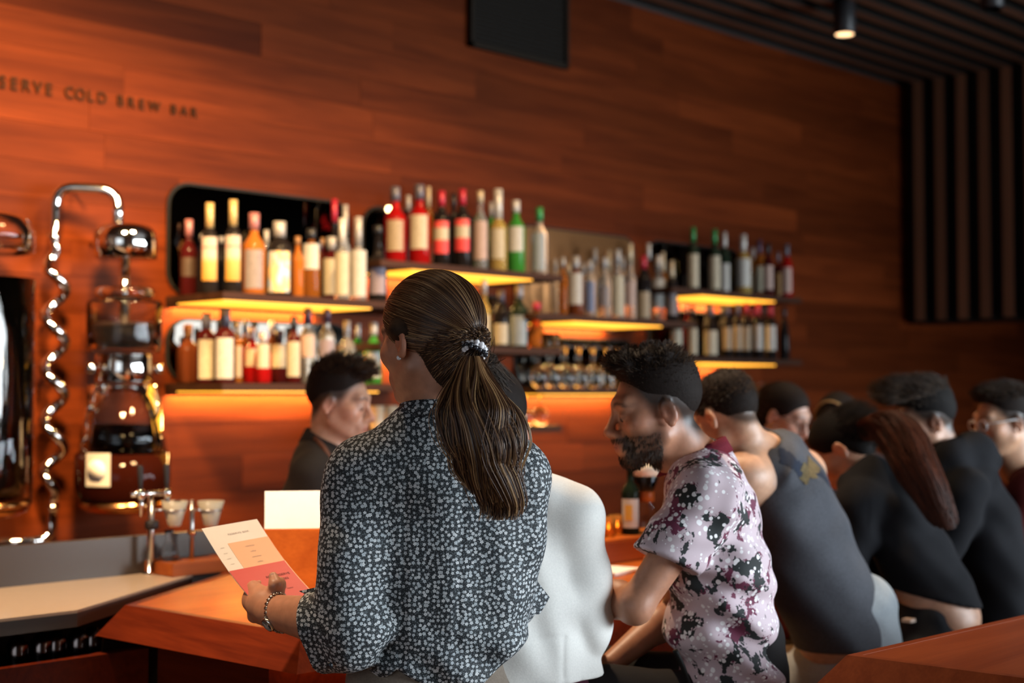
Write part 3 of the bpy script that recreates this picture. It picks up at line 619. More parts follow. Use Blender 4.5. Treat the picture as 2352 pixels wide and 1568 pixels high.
# chemex style brewer with a paper filter, bottle, napkin
def onbar(px, py, z=BT): return at_top(px, py, z)
cb = atY(1495, 1230, 2.84); zl = BT+.0705
kb = (cb-CAM)@AX_F/FPX; zt_ = atY(1495, 1066, 2.84)[2]-zl
br = thing('pour_over_brewer', (cb[0], 2.86, zl), 'glass hourglass coffee brewer with a white paper filter in front of the floral shirt man', 'coffee brewer')
pf = [(0, 0), (34*kb, .001), (38*kb, .012), (36*kb, .04), (14*kb, zt_*.50), (14*kb, zt_*.56), (38*kb, zt_*.93)]
lathe('glass_body', pf+[(max(rr-.002, 0), z_+.002) for rr, z_ in pf[::-1]], M_glass, br, 28)
lathe('paper_filter', [(.004, zt_*.50), (34*kb, zt_*.86), (43*kb, zt_), (41*kb, zt_), (33*kb, zt_*.86), (.003, zt_*.53)], mat('filter_paper', (.90, .80, .62), .8), br, 28)
lathe('wood_collar', [(17*kb, zt_*.46), (19*kb, zt_*.48), (19*kb, zt_*.60), (17*kb, zt_*.62)], M_bar, br, 24)
pb = atY(1448, 1236, 2.88); hz = atY(1448, 1062, 2.88)[2]-zl; kb = (pb-CAM)@AX_F/FPX
bt = lathe('bottle', [(a_*21*kb, b_*hz) for a_, b_ in PROF['spirit']], mat('glass_green_black', *[GLS['green-black'][0]], .05, 0, .5, 0, 1.15), None, 20, loc=(pb[0], 2.88, zl))
tag(bt, 'dark bottle with a white and yellow label on the bar ledge', 'bottle')
f_ = math.degrees(math.atan2(-2.88, -pb[0])); patch('label', 21*kb+.001, f_-60, f_+60, hz*.10, hz*.50, mat('bar_bottle_label', (.72, .70, .62), .6), bt)
patch('label_badge', 21*kb+.002, f_-34, f_+12, hz*.20, hz*.42, mat('bar_bottle_badge', (.85, .50, .08), .6), bt)
bt2 = lathe('pourer_spout', [(.006, hz), (.006, hz*1.04), (.003, hz*1.14), (0, hz*1.14)], M_steel, bt, 10)
for i, (px, y) in enumerate(((1372, 2.90), (1398, 2.88), (1418, 2.91))):
    p = atY(px, 1220, y); o = lathe('tea_light_cup', [(0, 0), (.020, 0), (.026, .06), (.024, .06), (.019, .006), (0, .006)], mg('amber_glass', (.8, .35, .08), .08, .7), None, 18, loc=(p[0], y, zl))
    tag(o, f'small amber glass cup on the bar ledge, {ORD[i]} from the white jacket', 'glass cup', 'amber cups on the ledge')
    lathe('flame', [(0, .016), (.004, .022), (0, .036)], mat('candle_flame', (1, .45, .10), .5, emit=26), o, 8)
p = onbar(1420, 1312)
nap = box('napkin', (-.11, -.05, .0005), (.045, .05, .010), mat('white_napkin', (.9, .85, .78), .8), None, .002, loc=(p[0], p[1], BT)); nap.rotation_euler[2] = R(12)
tag(nap, 'folded white napkin on the bar between jacket and floral shirt', 'napkin')

p = atY(893, 480, 4.78); lb = thing('mirror_glint', p, 'reflected glint above the first red bottles, added as a tiny glowing ball on a stem', 'reflection')  # glowing ball added for a light reflected in the mirror
lathe('bulb', [(0, -.014), (.008, -.012), (.0125, -.004), (.0125, .004), (.008, .011), (0, .013)], mat('glint_glow', (1, .70, .32), .4, emit=14), lb, 16)
tube('stem', [(0, .012, 0), (0, YW-4.78-.013, 0)], .004, M_dark, lb, 8)
# ================================================================ SCULPTING TOOLS (signed distance fields turned into meshes)
f32 = np.float32
def smin(a, b, k):
    if k <= 0: return np.minimum(a, b)
    h = np.maximum(k-np.abs(a-b), 0)/k; return np.minimum(a, b)-h*h*k*.25
def smax(a, b, k): return -smin(-a, -b, k)
def d_cap(p, a, b, ra, rb=None):
    rb = ra if rb is None else rb; a = np.asarray(a, f32); b = np.asarray(b, f32); ba = b-a
    t = np.clip(((p-a)@ba)/max(ba@ba, 1e-9), 0, 1); q = p-a-t[..., None]*ba
    return np.sqrt((q*q).sum(-1))-(ra+(rb-ra)*t)
def d_ell(p, c, r):
    q = p-np.asarray(c, f32); r = np.asarray(r, f32); k0 = np.sqrt(((q/r)**2).sum(-1)); k1 = np.sqrt(((q/r/r)**2).sum(-1))+1e-6
    return k0*(k0-1)/k1
def d_sph(p, c, r): q = p-np.asarray(c, f32); return np.sqrt((q*q).sum(-1))-r
class SDF:
    def __init__(s, lo, hi, h):
        s.lo = np.array(lo, float); s.h = h; s.n = np.ceil((np.array(hi)-s.lo)/h).astype(int)+1; s.d = np.full(s.n, .3, f32)
    def sl(s, lo, hi):
        i0 = np.clip(np.floor((np.array(lo)-s.lo)/s.h).astype(int), 0, s.n); i1 = np.clip(np.ceil((np.array(hi)-s.lo)/s.h).astype(int)+1, 0, s.n)
        if (i1 <= i0).any(): return None, None
        g = np.stack(np.meshgrid(*[(s.lo[a]+s.h*np.arange(i0[a], i1[a])).astype(f32) for a in range(3)], indexing='ij'), -1)
        return tuple(slice(i0[a], i1[a]) for a in range(3)), g
    def op(s, fn, lo, hi, k=0, mode='u', pad=None):
        pad = (k+4*s.h) if pad is None else pad; S, g = s.sl(np.array(lo)-pad, np.array(hi)+pad)
        if S is None: return s
        d = fn(g).astype(f32); o = s.d[S]
        s.d[S] = smin(o, d, k) if mode == 'u' else (smax(o, -d, k) if mode == 's' else (smax(o, d, k) if mode == 'i' else o+d)); return s
    def cap(s, a, b, ra, rb=None, k=.02, mode='u'):
        rb = ra if rb is None else rb; a = np.array(a, float); b = np.array(b, float); m = max(ra, rb)
        return s.op(lambda g: d_cap(g, a, b, ra, rb), np.minimum(a, b)-m, np.maximum(a, b)+m, k, mode)
    def chain(s, pts, rs, k=.02):
        for i in range(len(pts)-1): s.cap(pts[i], pts[i+1], rs[i], rs[i+1], k)
        return s
    def sph(s, c, r, k=.02, mode='u'): c = np.array(c, float); return s.op(lambda g: d_sph(g, c, r), c-r, c+r, k, mode)
    def loft(s, st, X, k=.03, e=2.2):
        """st: rows of centre, half width along X, half depth forward, half depth back"""
        C = [np.array(r[0], float) for r in st]; m = max(max(r[1:]) for r in st)
        lo = np.min(C, 0)-m; hi = np.max(C, 0)+m
        def fn(g):
            out = None
            for i in range(len(st)-1):
                a, b = C[i], C[i+1]; ba = (b-a); L = np.linalg.norm(ba); ax = ba/L
                x = np.array(X, float); x = x-ax*(x@ax); x /= np.linalg.norm(x); y = np.cross(ax, x)
                if y@FWD[0] < 0: y = -y
                q = g-a.astype(f32); tz = q@ax.astype(f32); t = np.clip(tz/L, 0, 1); ov = tz-np.clip(tz, 0, L)
                rx = st[i][1]+(st[i+1][1]-st[i][1])*t; rf = st[i][2]+(st[i+1][2]-st[i][2])*t; rb = st[i][3]+(st[i+1][3]-st[i][3])*t
                qx = np.abs(q@x.astype(f32))/rx; qy = q@y.astype(f32); qy = np.abs(qy)/np.where(qy > 0, rf, rb)
                mm = np.minimum(rx, np.minimum(rf, rb)); n = (qx**e+qy**e)**(1/e)
                d = (np.sqrt(n*n+(ov/(mm*.9))**2)-1)*mm
                out = d if out is None else smin(out, d, .012)
            return out
        return s.op(fn, lo, hi, k)
    def cut(s, c, n, k=.004):
        """keep the side the normal points away from"""
        c = np.array(c, f32); n = np.array(n, float); n = (n/np.linalg.norm(n)).astype(f32)
        hi = s.lo+s.h*s.n; return s.op(lambda g: (g-c)@n, s.lo, hi, k, 'i', 0)
    def mesh(s):
        v = s.d; sg = v < 0; n = v.shape; cell = []; pos = []; quads = []
        nc = np.array([n[0]-1, n[1]-1, n[2]-1])
        def cid(i, j, k): return (i*nc[1]+j)*nc[2]+k
        for a in range(3):
            A = [slice(None)]*3; B = [slice(None)]*3; A[a] = slice(0, -1); B[a] = slice(1, None)
            e = np.argwhere(sg[tuple(A)] != sg[tuple(B)]); b_, c_ = (a+1) % 3, (a+2) % 3
            ok = (e[:, b_] > 0) & (e[:, c_] > 0) & (e[:, b_] < nc[b_]) & (e[:, c_] < nc[c_]); e = e[ok]
            e2 = e.copy(); e2[:, a] += 1; v0 = v[tuple(e.T)]; v1 = v[tuple(e2.T)]; t = v0/(v0-v1)
            p = e.astype(float); p[:, a] += t; ids = []
            for db, dc in ((-1, -1), (0, -1), (0, 0), (-1, 0)):
                q = e.copy(); q[:, b_] += db; q[:, c_] += dc; i_ = cid(*q.T); ids.append(i_); cell.append(i_); pos.append(p)
            Q = np.stack(ids, 1); fl = v0 >= 0; Q[fl] = Q[fl][:, ::-1]; quads.append(Q)
        cell = np.concatenate(cell); pos = np.concatenate(pos); u, inv = np.unique(cell, return_inverse=True)
        cnt = np.bincount(inv); V = np.stack([np.bincount(inv, pos[:, a])/cnt for a in range(3)], 1)*s.h+s.lo
        return V, np.searchsorted(u, np.concatenate(quads))
FWD = [np.array([0, 1.0, 0])]
def np_mesh(name, V, Q, mat_, parent=None, base=None, col=None, uv=None):
    base = np.zeros(3) if base is None else np.array(base)
    me = bpy.data.meshes.new(name); nv, nq = len(V), len(Q)
    me.vertices.add(nv); me.vertices.foreach_set('co', (V-base).astype(f32).ravel())
    me.loops.add(nq*4); me.loops.foreach_set('vertex_index', Q.astype(np.int32).ravel())
    me.polygons.add(nq); me.polygons.foreach_set('loop_start', np.arange(0, nq*4, 4, dtype=np.int32))
    me.polygons.foreach_set('use_smooth', np.ones(nq, bool)); me.update(calc_edges=True)
    if col is not None:
        at = me.color_attributes.new('Col', 'FLOAT_COLOR', 'POINT'); at.data.foreach_set('color', np.concatenate([col, np.ones((nv, 1))], 1).astype(f32).ravel())
    if uv is not None:
        l = me.uv_layers.new(name='UVMap'); l.data.foreach_set('uv', uv.astype(f32).ravel())
    return link(name, me, mat_, parent, None)
def vnormals(V, Q):
    n = np.cross(V[Q[:, 2]]-V[Q[:, 0]], V[Q[:, 3]]-V[Q[:, 1]]); o = np.zeros_like(V)
    for i in range(4): np.add.at(o, Q[:, i], n)
    return o/(np.linalg.norm(o, axis=1, keepdims=True)+1e-9)
def strands(name, pts, rad, mat_, parent, base, taper=True):
    N, K = pts.shape[:2]; h = bpy.data.hair_curves.new(name); h.add_curves([K]*N)
    h.position_data.foreach_set('vector', (pts-base).astype(f32).ravel())
    a = h.attributes.new('radius', 'FLOAT', 'POINT'); t = np.linspace(0, 1, K); r = rad*(1-.7*t**2 if taper else np.ones(K))
    a.data.foreach_set('value', np.tile(r, N).astype(f32)); h.materials.append(mat_)
    o = bpy.data.objects.new(name, h); COL.objects.link(o); o.parent = parent; return o

# ---------------------------------------------------------------- head
def frame(yaw, pitch=0, roll=0):
    """yaw: 0 looks away from the camera, 90 to its left; pitch: down; columns are right, forward, up"""
    f = AWAY*math.cos(R(yaw))+LEFT*math.sin(R(yaw)); r = np.cross(f, ZUP); u = ZUP.copy()
    f, u = f*math.cos(R(pitch))-u*math.sin(R(pitch)), u*math.cos(R(pitch))+f*math.sin(R(pitch))
    r, u = r*math.cos(R(roll))+u*math.sin(R(roll)), u*math.cos(R(roll))-r*math.sin(R(roll))
    return np.stack([r, f, u], 1)
def d_head(q, fem=False, lips=1.0):
    x = np.abs(q[..., 0]); m = np.stack([x, q[..., 1], q[..., 2]], -1); w_ = .93 if fem else 1.0
    d = d_ell(q, (0, -.016, .032), (.0745, .094, .083))
    d = smin(d, d_ell(q, (0, .028, -.038), (.060*w_, .058, .070)), .030)
    d = smin(d, d_cap(m, (.049*w_, .002, -.058), (.015*w_, .066, -.097), .019*w_, .016*w_), .03)
    d = smin(d, d_sph(q, (0, .073, -.100), .019*w_), .025)
    d = smin(d, d_sph(m, (.043, .057, -.024), .022), .03)
    d = smin(d, d_cap(m, (0, .083, .024), (.036, .074, .024), .012 if fem else .014), .022)
    d = smax(d, -d_sph(m, (.032, .1015, -.002), .0165), .016)
    d = smin(d, d_cap(q, (0, .086, .012), (0, .110, -.030), .0075, .0105), .013)
    d = smin(d, d_sph(q, (0, .111, -.035), .0115), .010)
    d = smin(d, d_sph(m, (.0125, .099, -.040), .0085), .008)
    d = smin(d, d_sph(m, (.0315, .0755, -.002), .0150), .005)
    d = smin(d, d_ell(q, (0, .086, -.066), (.027, .018, .024)), .018)
    d = smin(d, d_cap(m, (0, .1015, -.0625), (.020, .092, -.0655), .0055, .003), .004)
    d = smin(d, d_cap(m, (0, .1000, -.0745), (.018, .092, -.0715), .0065, .003), .004)
    e = m-np.array((.0755, -.010, -.008), f32); a = R(16); ex = e[..., 0]*math.cos(a)+e[..., 1]*math.sin(a); ey = e[..., 1]*math.cos(a)-e[..., 0]*math.sin(a); t = R(12); ez = e[..., 2]*math.cos(t)+ey*math.sin(t); ey = ey*math.cos(t)-e[..., 2]*math.sin(t)
    E = np.stack([ex, ey, ez], -1); de = d_ell(E, (.003, 0, 0), (.0075, .0185, .0315)); de = smax(de, -d_ell(E, (.012, .003, -.001), (.0085, .0100, .0185)), .004)
    de = smin(de, d_sph(E, (.003, .004, -.026), .0075), .006); de = smin(de, d_sph(E, (.004, .011, -.004), .0045), .004)
    return smin(d, de, .006)
HEAD_R = .16
def head_cols(q, base, lip, brow=(.02, .012, .008), beard=None, bcol=(.05, .03, .025), stub=0, fade=None):
    """skin colours in head coordinates"""
    x = np.abs(q[:, 0]); y = q[:, 1]; z = q[:, 2]; c = np.tile(np.array(base, float), (len(q), 1))
    near = ((q**2).sum(1) < .175**2)
    def lay(m, col): nonlocal c; m = np.clip(m*near, 0, 1)[:, None]; c = c*(1-m)+np.array(col)*m
    sm = lambda a, b, v: np.clip((v-a)/(b-a), 0, 1)
    lay(.35*np.exp(-((x-.045)**2+(z+.025)**2)/.018**2)*(y > .03), np.array(base)*np.array((1.1, .72, .62)))
    lay(.4*np.exp(-(((x-.078)/.012)**2+((z+.008)/.04)**2)), np.array(base)*np.array((1.1, .62, .55)))
    lay(.45*np.exp(-(x**2+(z+.034)**2)/.012**2)*(y > .09), np.array(base)*np.array((1.1, .70, .62)))
    if stub: lay(stub*sm(-.030, -.055, z)*sm(-.02, .02, y)*(1-.5*np.exp(-(x/.02)**2)), np.array(base)*.45)
    if beard is not None: lay(beard(q), bcol)
    if fade is not None: lay(fade(q), brow)
    lay(np.exp(-((z+.0685)/.0085)**2)*sm(.026, .016, x)*(y > .084), lip)
    lay(.9*np.exp(-((z+.0690)/.0018)**2)*sm(.026, .018, x)*(y > .084), np.array(lip)*.25)
    arc = .027-.010*((x-.030)/.024)**2
    lay(.92*np.exp(-((z-arc)/.0052)**2)*sm(.009, .014, x)*sm(.056, .048, x)*(y > .05), brow)
    lay(.85*np.exp(-((z+.0065+.004*((x-.0315)/.014)**2)/.0026)**2)*sm(.015, .018, x)*sm(.050, .045, x)*(y > .05), (.015, .010, .008))
    lay(.30*np.exp(-((z-.004)/.008)**2)*sm(.013, .02, x)*sm(.052, .045, x)*(y > .06), np.array(base)*.4)
    return c
def skin_mat(name, base, rough=.48):
    q = NT(name); at = q.n('ShaderNodeAttribute', attribute_name='Col'); n = q.n('ShaderNodeTexNoise', i_Scale=60.0, i_Detail=4.0); tc = q.n('ShaderNodeTexCoord'); q.l(tc.outputs['Object'], n.inputs['Vector'])
    q.l(q.mix(1.0, at.outputs['Color'], q.ramp(n.outputs[0], [(.3, (.82, .80, .78)), (.7, (1, 1, 1))]), 'MULTIPLY'), q.b.inputs['Base Color'])
    q.set(Roughness=rough); q.b.inputs['Subsurface Weight'].default_value = .12; q.b.inputs['Subsurface Radius'].default_value = (.012, .004, .002); q.b.inputs['Subsurface Scale'].default_value = .6
    q.bump(n.outputs[0], .06, .001); return q.m
def hair_mat(name, dark, light, p=.5, rough=.35):
    q = NT(name); hi = q.n('ShaderNodeHairInfo'); q.l(q.ramp(hi.outputs['Random'], [(0, dark), (p, tuple(a*.6+b*.4 for a, b in zip(dark, light))), (1, light)]), q.b.inputs['Base Color'])
    q.set(Roughness=.45); q.b.inputs['Specular IOR Level'].default_value = .16; return q.m
def haircap_mat(name, col, rough=.5):
    q = NT(name); tc = q.n('ShaderNodeTexCoord'); n = q.n('ShaderNodeTexNoise', i_Scale=160.0, i_Detail=3.0); q.l(tc.outputs['Object'], n.inputs['Vector'])
    q.l(q.mix(n.outputs[0], tuple(c*.55 for c in col), tuple(c*1.3 for c in col)), q.b.inputs['Base Color']); q.set(Roughness=.75); q.b.inputs['Specular IOR Level'].default_value = .12; q.bump(n.outputs[0], .5, .002); return q.m
def cloth_mat(name, col, rough=.85, var=.25, weave=700.0):
    q = NT(name); tc = q.n('ShaderNodeTexCoord'); n = q.n('ShaderNodeTexNoise', i_Scale=weave*.4, i_Detail=2.0); n2 = q.n('ShaderNodeTexNoise', i_Scale=9.0, i_Detail=4.0)
    q.l(tc.outputs['Object'], n.inputs['Vector']); q.l(tc.outputs['Object'], n2.inputs['Vector'])
    f = q.math('ADD', q.math('MULTIPLY', n.outputs[0], .6), q.math('MULTIPLY', n2.outputs[0], .4))
    q.l(q.ramp(f, [(.3, tuple(c*(1-var) for c in col)), (.7, tuple(min(1, c*(1+var*.5)) for c in col))]), q.b.inputs['Base Color'])
    q.set(Roughness=rough); q.b.inputs['Specular IOR Level'].default_value = .15; q.bump(n.outputs[0], .25, .001); return q.m
SKINS = {}
class Person:
    def __init__(s, label, head, yaw, pitch, body_yaw, roll=0, h=.0062, skin=(.42, .20, .12), fem=False, lip=None, name='person'):
        s.label = label; s.hc = np.array(head); s.M = frame(yaw, pitch, roll); s.B = frame(body_yaw); s.h = h; s.skin = skin; s.fem = fem; s.lip = lip or tuple(np.array(skin)*np.array((.95, .55, .52)))
        s.prims = []; s.kids = []
    def H(s, x, y, z): return s.hc+s.M@np.array([x, y, z])
    def loc(s, V): return (V-s.hc)@s.M
    def fieldbox(s, pts, pad, h): pts = np.array(pts); return SDF(pts.min(0)-pad, pts.max(0)+pad, h)
    def body(s, neck, torso, arms, hands=True, cols=None, extra=None, armr=1.0, shrink=.014):
        """torso: loft rows in world units; arms: list of (shoulder, elbow, wrist)"""
        FWD[0] = s.B[:, 1]
        allp = [s.H(0, 0, .13), s.H(0, .12, -.12), s.H(0, -.12, 0), s.H(.1, 0, 0), s.H(-.1, 0, 0)]+[p for a in arms for p in a[:3]]+[r[0] for r in torso]
        F = s.fieldbox(allp, .17, s.h); s.F = F
        rr = [(r[0], r[1]-shrink, r[2]-shrink, r[3]-shrink) for r in torso[:-1]]+[(np.array(torso[-1][0]), torso[-1][1]*.6, torso[-1][2]*.6, torso[-1][3]*.6)]
        F.loft(rr, s.B[:, 0], 0)
        for a in arms:
            sh, el, wr = a[:3]; q = armr
            F.cap(sh, np.array(sh)*.72+np.array(el)*.28, .050*q, .046*q, .05); F.cap(sh, el, .046*q, .036*q, .03)
            mid = np.array(el)*.68+np.array(wr)*.32; F.cap(el, mid, .036*q, .039*q, .02); F.cap(mid, wr, .038*q, .025*q, .02)
            F.cap(np.array(neck)*.5+np.array(torso[1][0])*.5, sh, .040, .046, .05)
        F.cap(s.H(0, -.030, -.050), neck, .050 if not s.fem else .044, .056 if not s.fem else .048, .03)
        F.cap(s.H(0, .020, -.085), np.array(neck)+s.B[:, 1]*.02, .030, .045, .04)
        S = .155; F.op(lambda g: d_head((g-s.hc.astype(f32))@s.M.astype(f32), s.fem), s.hc-S, s.hc+S, .018)
        if extra: extra(F)
        V, Q = F.mesh(); lo = V.min(0); s.base = np.array([s.hc[0], s.hc[1], 0.0])
        col = head_cols(s.loc(V), s.skin, s.lip, **(cols or {}))
        key = 'skin_'+'_'.join('%03d' % int(c*1000) for c in s.skin)
        if key not in SKINS: SKINS[key] = skin_mat(key, s.skin)
        s.o = np_mesh('person', V, Q, SKINS[key], None, s.base, col); s.o.location = s.base; tag(s.o, s.label, 'person'); s.V = V
        return s
    def cloth(s, name, fn, box_, m, h=None, uvf=None, label=None, parent=None):
        FWD[0] = s.B[:, 1]; F = SDF(box_[0], box_[1], h or s.h); fn(F); V, Q = F.mesh()
        uv = uvf(V, Q) if uvf else None
        o = np_mesh(name, V, Q, m, parent or s.o, s.base, None, uv)
        if label: o['label'] = label
        return o, V, Q
    def child(s, name, vs, fs, m, smooth=True, parent=None):
        return mk(name, [np.array(v)-s.base for v in vs], fs, m, parent or s.o, smooth)
    def tube(s, name, pts, r, m, seg=10, parent=None):
        vs, fs = tube_vf(pts, r, seg); return s.child(name, vs, fs, m, True, parent)
    def eyes(s):
        for sx in (-1, 1):
            bm = bmesh.new(); bmesh.ops.create_uvsphere(bm, u_segments=12, v_segments=8, radius=.0112)
            c = s.H(sx*.0315, .0785, -.0060); me = bpy.data.meshes.new('eye')
            for v in bm.verts: v.co = Vector(c-s.base)+v.co
            bm.to_mesh(me); bm.free(); me.polygons.foreach_set('use_smooth', [True]*len(me.polygons)); link('eye', me, mat('eye_dark', (.05, .035, .03), .1), s.o)
    def hair(s, dfn, m, name='hair', h=None, box_=.20):
        """dfn works in head coordinates"""
        F = SDF(s.hc-box_, s.hc+box_, h or max(.0045, s.h*.8)); F.op(lambda g: dfn((g-s.hc.astype(f32))@s.M.astype(f32)), s.hc-box_, s.hc+box_, 0)
        V, Q = F.mesh(); o = np_mesh(name, V, Q, m, s.o, s.base); return o, V, Q
    def fuzz(s, hair, n, lenf, comb, m, K=4, rad=.0006, jit=.5, seed=1, sel=None):
        """short strands grown from a hair mesh, combed in head coordinates"""
        o, V, Q = hair; rg = np.random.RandomState(seed); N = vnormals(V, Q); q = s.loc(V); L = lenf(q); idx = np.where(L > .001)[0]
        if sel is not None: idx = idx[sel(q[idx])]
        ii = rg.choice(idx, n); nn = N[ii]; cd_ = np.array([comb(x) for x in q[ii]])@s.M.T
        d = nn*.55+cd_+rg.randn(n, 3)*jit*.45; d /= np.linalg.norm(d, axis=1, keepdims=True); LL = (L[ii]*(.7+.6*rg.rand(n)))[:, None]
        st = V[ii]-nn*.004+rg.randn(n, 3)*.0015; pts = np.zeros((n, K, 3))
        for k in range(K):
            t = k/(K-1); pts[:, k] = st+d*LL*t+cd_*LL*.35*t*t
        return strands('strands', pts, rad, m, o, s.base)
def rect_box(pts, pad): pts = np.array(pts); return pts.min(0)-pad, pts.max(0)+pad
# ================================================================ PEOPLE
def zl(y, pts):
    a = np.array(pts); return np.interp(y, a[:, 0], a[:, 1])
MALE_LINE = [(-.13, -.070), (-.075, -.066), (-.05, -.04), (-.036, -.008), (-.01, .012), (.012, .006), (.024, .010), (.038, .034), (.052, .060), (.075, .084), (.12, .12)]
def short_hair(top=.012, side=.004, line=MALE_LINE, quiff=None):
    def fn(q):
        t = np.clip((q[..., 2]-zl(q[..., 1], line))/.045, -1, 1); up = np.clip((q[..., 2]-.045)/.05, 0, 1)
        d = d_ell(q, (0, -.016, .032), (.0745, .094, .083))-np.where(t > 0, t*side+up*top, t*.012)
        if quiff is not None: d = smin(d, np.maximum(quiff(q), (zl(q[..., 1], line)-q[..., 2]+.010)*.75), .014)
        return d
    return fn
def fade_fn(line=MALE_LINE, lo=-.012, top=.05):
    return lambda q: .85*np.clip((q[:, 2]-zl(q[:, 1], line)-lo)/.02, 0, 1)*(q[:, 1] < .095)
M_skin = (.46, .215, .125)
BLACK_D, BLACK_L = (.010, .008, .007), (.035, .024, .018)
M_strand_black = hair_mat('hair_strands_black', BLACK_D, BLACK_L)
M_cap_black = haircap_mat('hair_black', (.0075, .006, .0055))
M_strand_dbrown = hair_mat('hair_strands_dark_brown', (.016, .010, .007), (.070, .040, .022))
M_cap_dbrown = haircap_mat('hair_dark_brown', (.013, .008, .006))

# ---------------------------------------------------------------- woman with the ponytail
w = Person('person from behind, brown ponytail, dark blouse of small pale flowers, holding up a menu sheet', P(985, 775, 2.66), 45, 7, 12, h=.0040, skin=(.46, .205, .115), fem=True)
SL, EL, WL = P(832, 1082, 2.63), P(812, 1440, 2.60), P(624, 1408, 2.77)
SR, ER, WR = P(1184, 1100, 2.70), P(1158, 1372, 2.72), P(1110, 1400, 2.98)
TOR = [(P(1004, 985, 2.66), .085, .06, .055), (P(1008, 1040, 2.67), .150, .070, .070), (P(1016, 1110, 2.68), .172, .095, .092), (P(1030, 1220, 2.69), .168, .115, .105),
       (P(1034, 1340, 2.70), .152, .115, .110), (P(1034, 1440, 2.71), .144, .115, .118), (P(1016, 1520, 2.71), .146, .115, .122), (P(1000, 1590, 2.71), .135, .105, .110)]
# left hand: wrist frame
hF = -.50*AX_R+.10*AX_U+.86*AWAY; hF /= np.linalg.norm(hF); hT = AX_U-hF*(AX_U@hF); hT /= np.linalg.norm(hT); hN = np.cross(hT, hF)
if hN@AX_R > 0: hN = -hN
HW = P(622, 1402, 2.775)
def hp(f, t, n): return HW+hF*f+hT*t+hN*n
def hand(F):
    F.cap(HW-(HW-EL)*.02, HW*.45+EL*.55, .0305, .043, .02)
    F.chain([hp(-.01, 0, 0), hp(.03, .004, .004), hp(.075, .004, .006)], [.026, .030, .026], .012)
    F.cap(hp(.02, .020, 0), hp(.078, .026, .006), .016, .013, .015); F.cap(hp(.02, -.018, 0), hp(.074, -.028, .002), .016, .012, .015)
    for i, (t, f, L) in enumerate(((.030, .082, .043), (.010, .088, .047), (-.010, .084, .043), (-.029, .076, .034))):
        k0 = hp(f, t, .006); d1 = hF*.62-hN*.78; d2 = -hN*.80-hF*.55; d3 = -hF*.98-hN*.10
        k1 = k0+d1*L; k2 = k1+d2*L*.62; k3 = k2+d3*L*.5; r = .0092 if i < 3 else .0080
        F.cap(hp(f-.03, t*.8, .004), k0, .0105, .0105, .010); F.sph(k0+hN*.0015, .0108, .006)
        F.chain([k0, k1, k2, k3], [r*1.05, r, r*.92, r*.85], .004)
    tb = hp(.012, .022, -.012); F.chain([hp(.0, .012, -.004), tb, hp(.026, .044, -.024), P(632, 1343, 2.772), P(627, 1322, 2.79)], [.020, .0165, .0130, .0105, .0085], .012)
w.body(P(1000, 985, 2.66), TOR[:6], [(SL, EL, HW), (SR, ER, WR)], extra=hand, armr=.80, shrink=.024)
# nail
tip = P(627, 1324, 2.79); nb = bmesh.new(); bmesh.ops.create_uvsphere(nb, u_segments=10, v_segments=6, radius=1)
for v in nb.verts: v.co = Vector(tip-w.base-AWAY*.0068+AX_U*.001)+Vector(AX_R)*v.co.x*.0055+Vector(AX_U)*v.co.z*.0075+Vector(AWAY)*v.co.y*.0022
me = bpy.data.meshes.new('thumb_nail'); nb.to_mesh(me); nb.free(); me.polygons.foreach_set('use_smooth', [True]*len(me.polygons)); link('thumb_nail', me, mat('nail', (.62, .36, .27), .2), w.o)
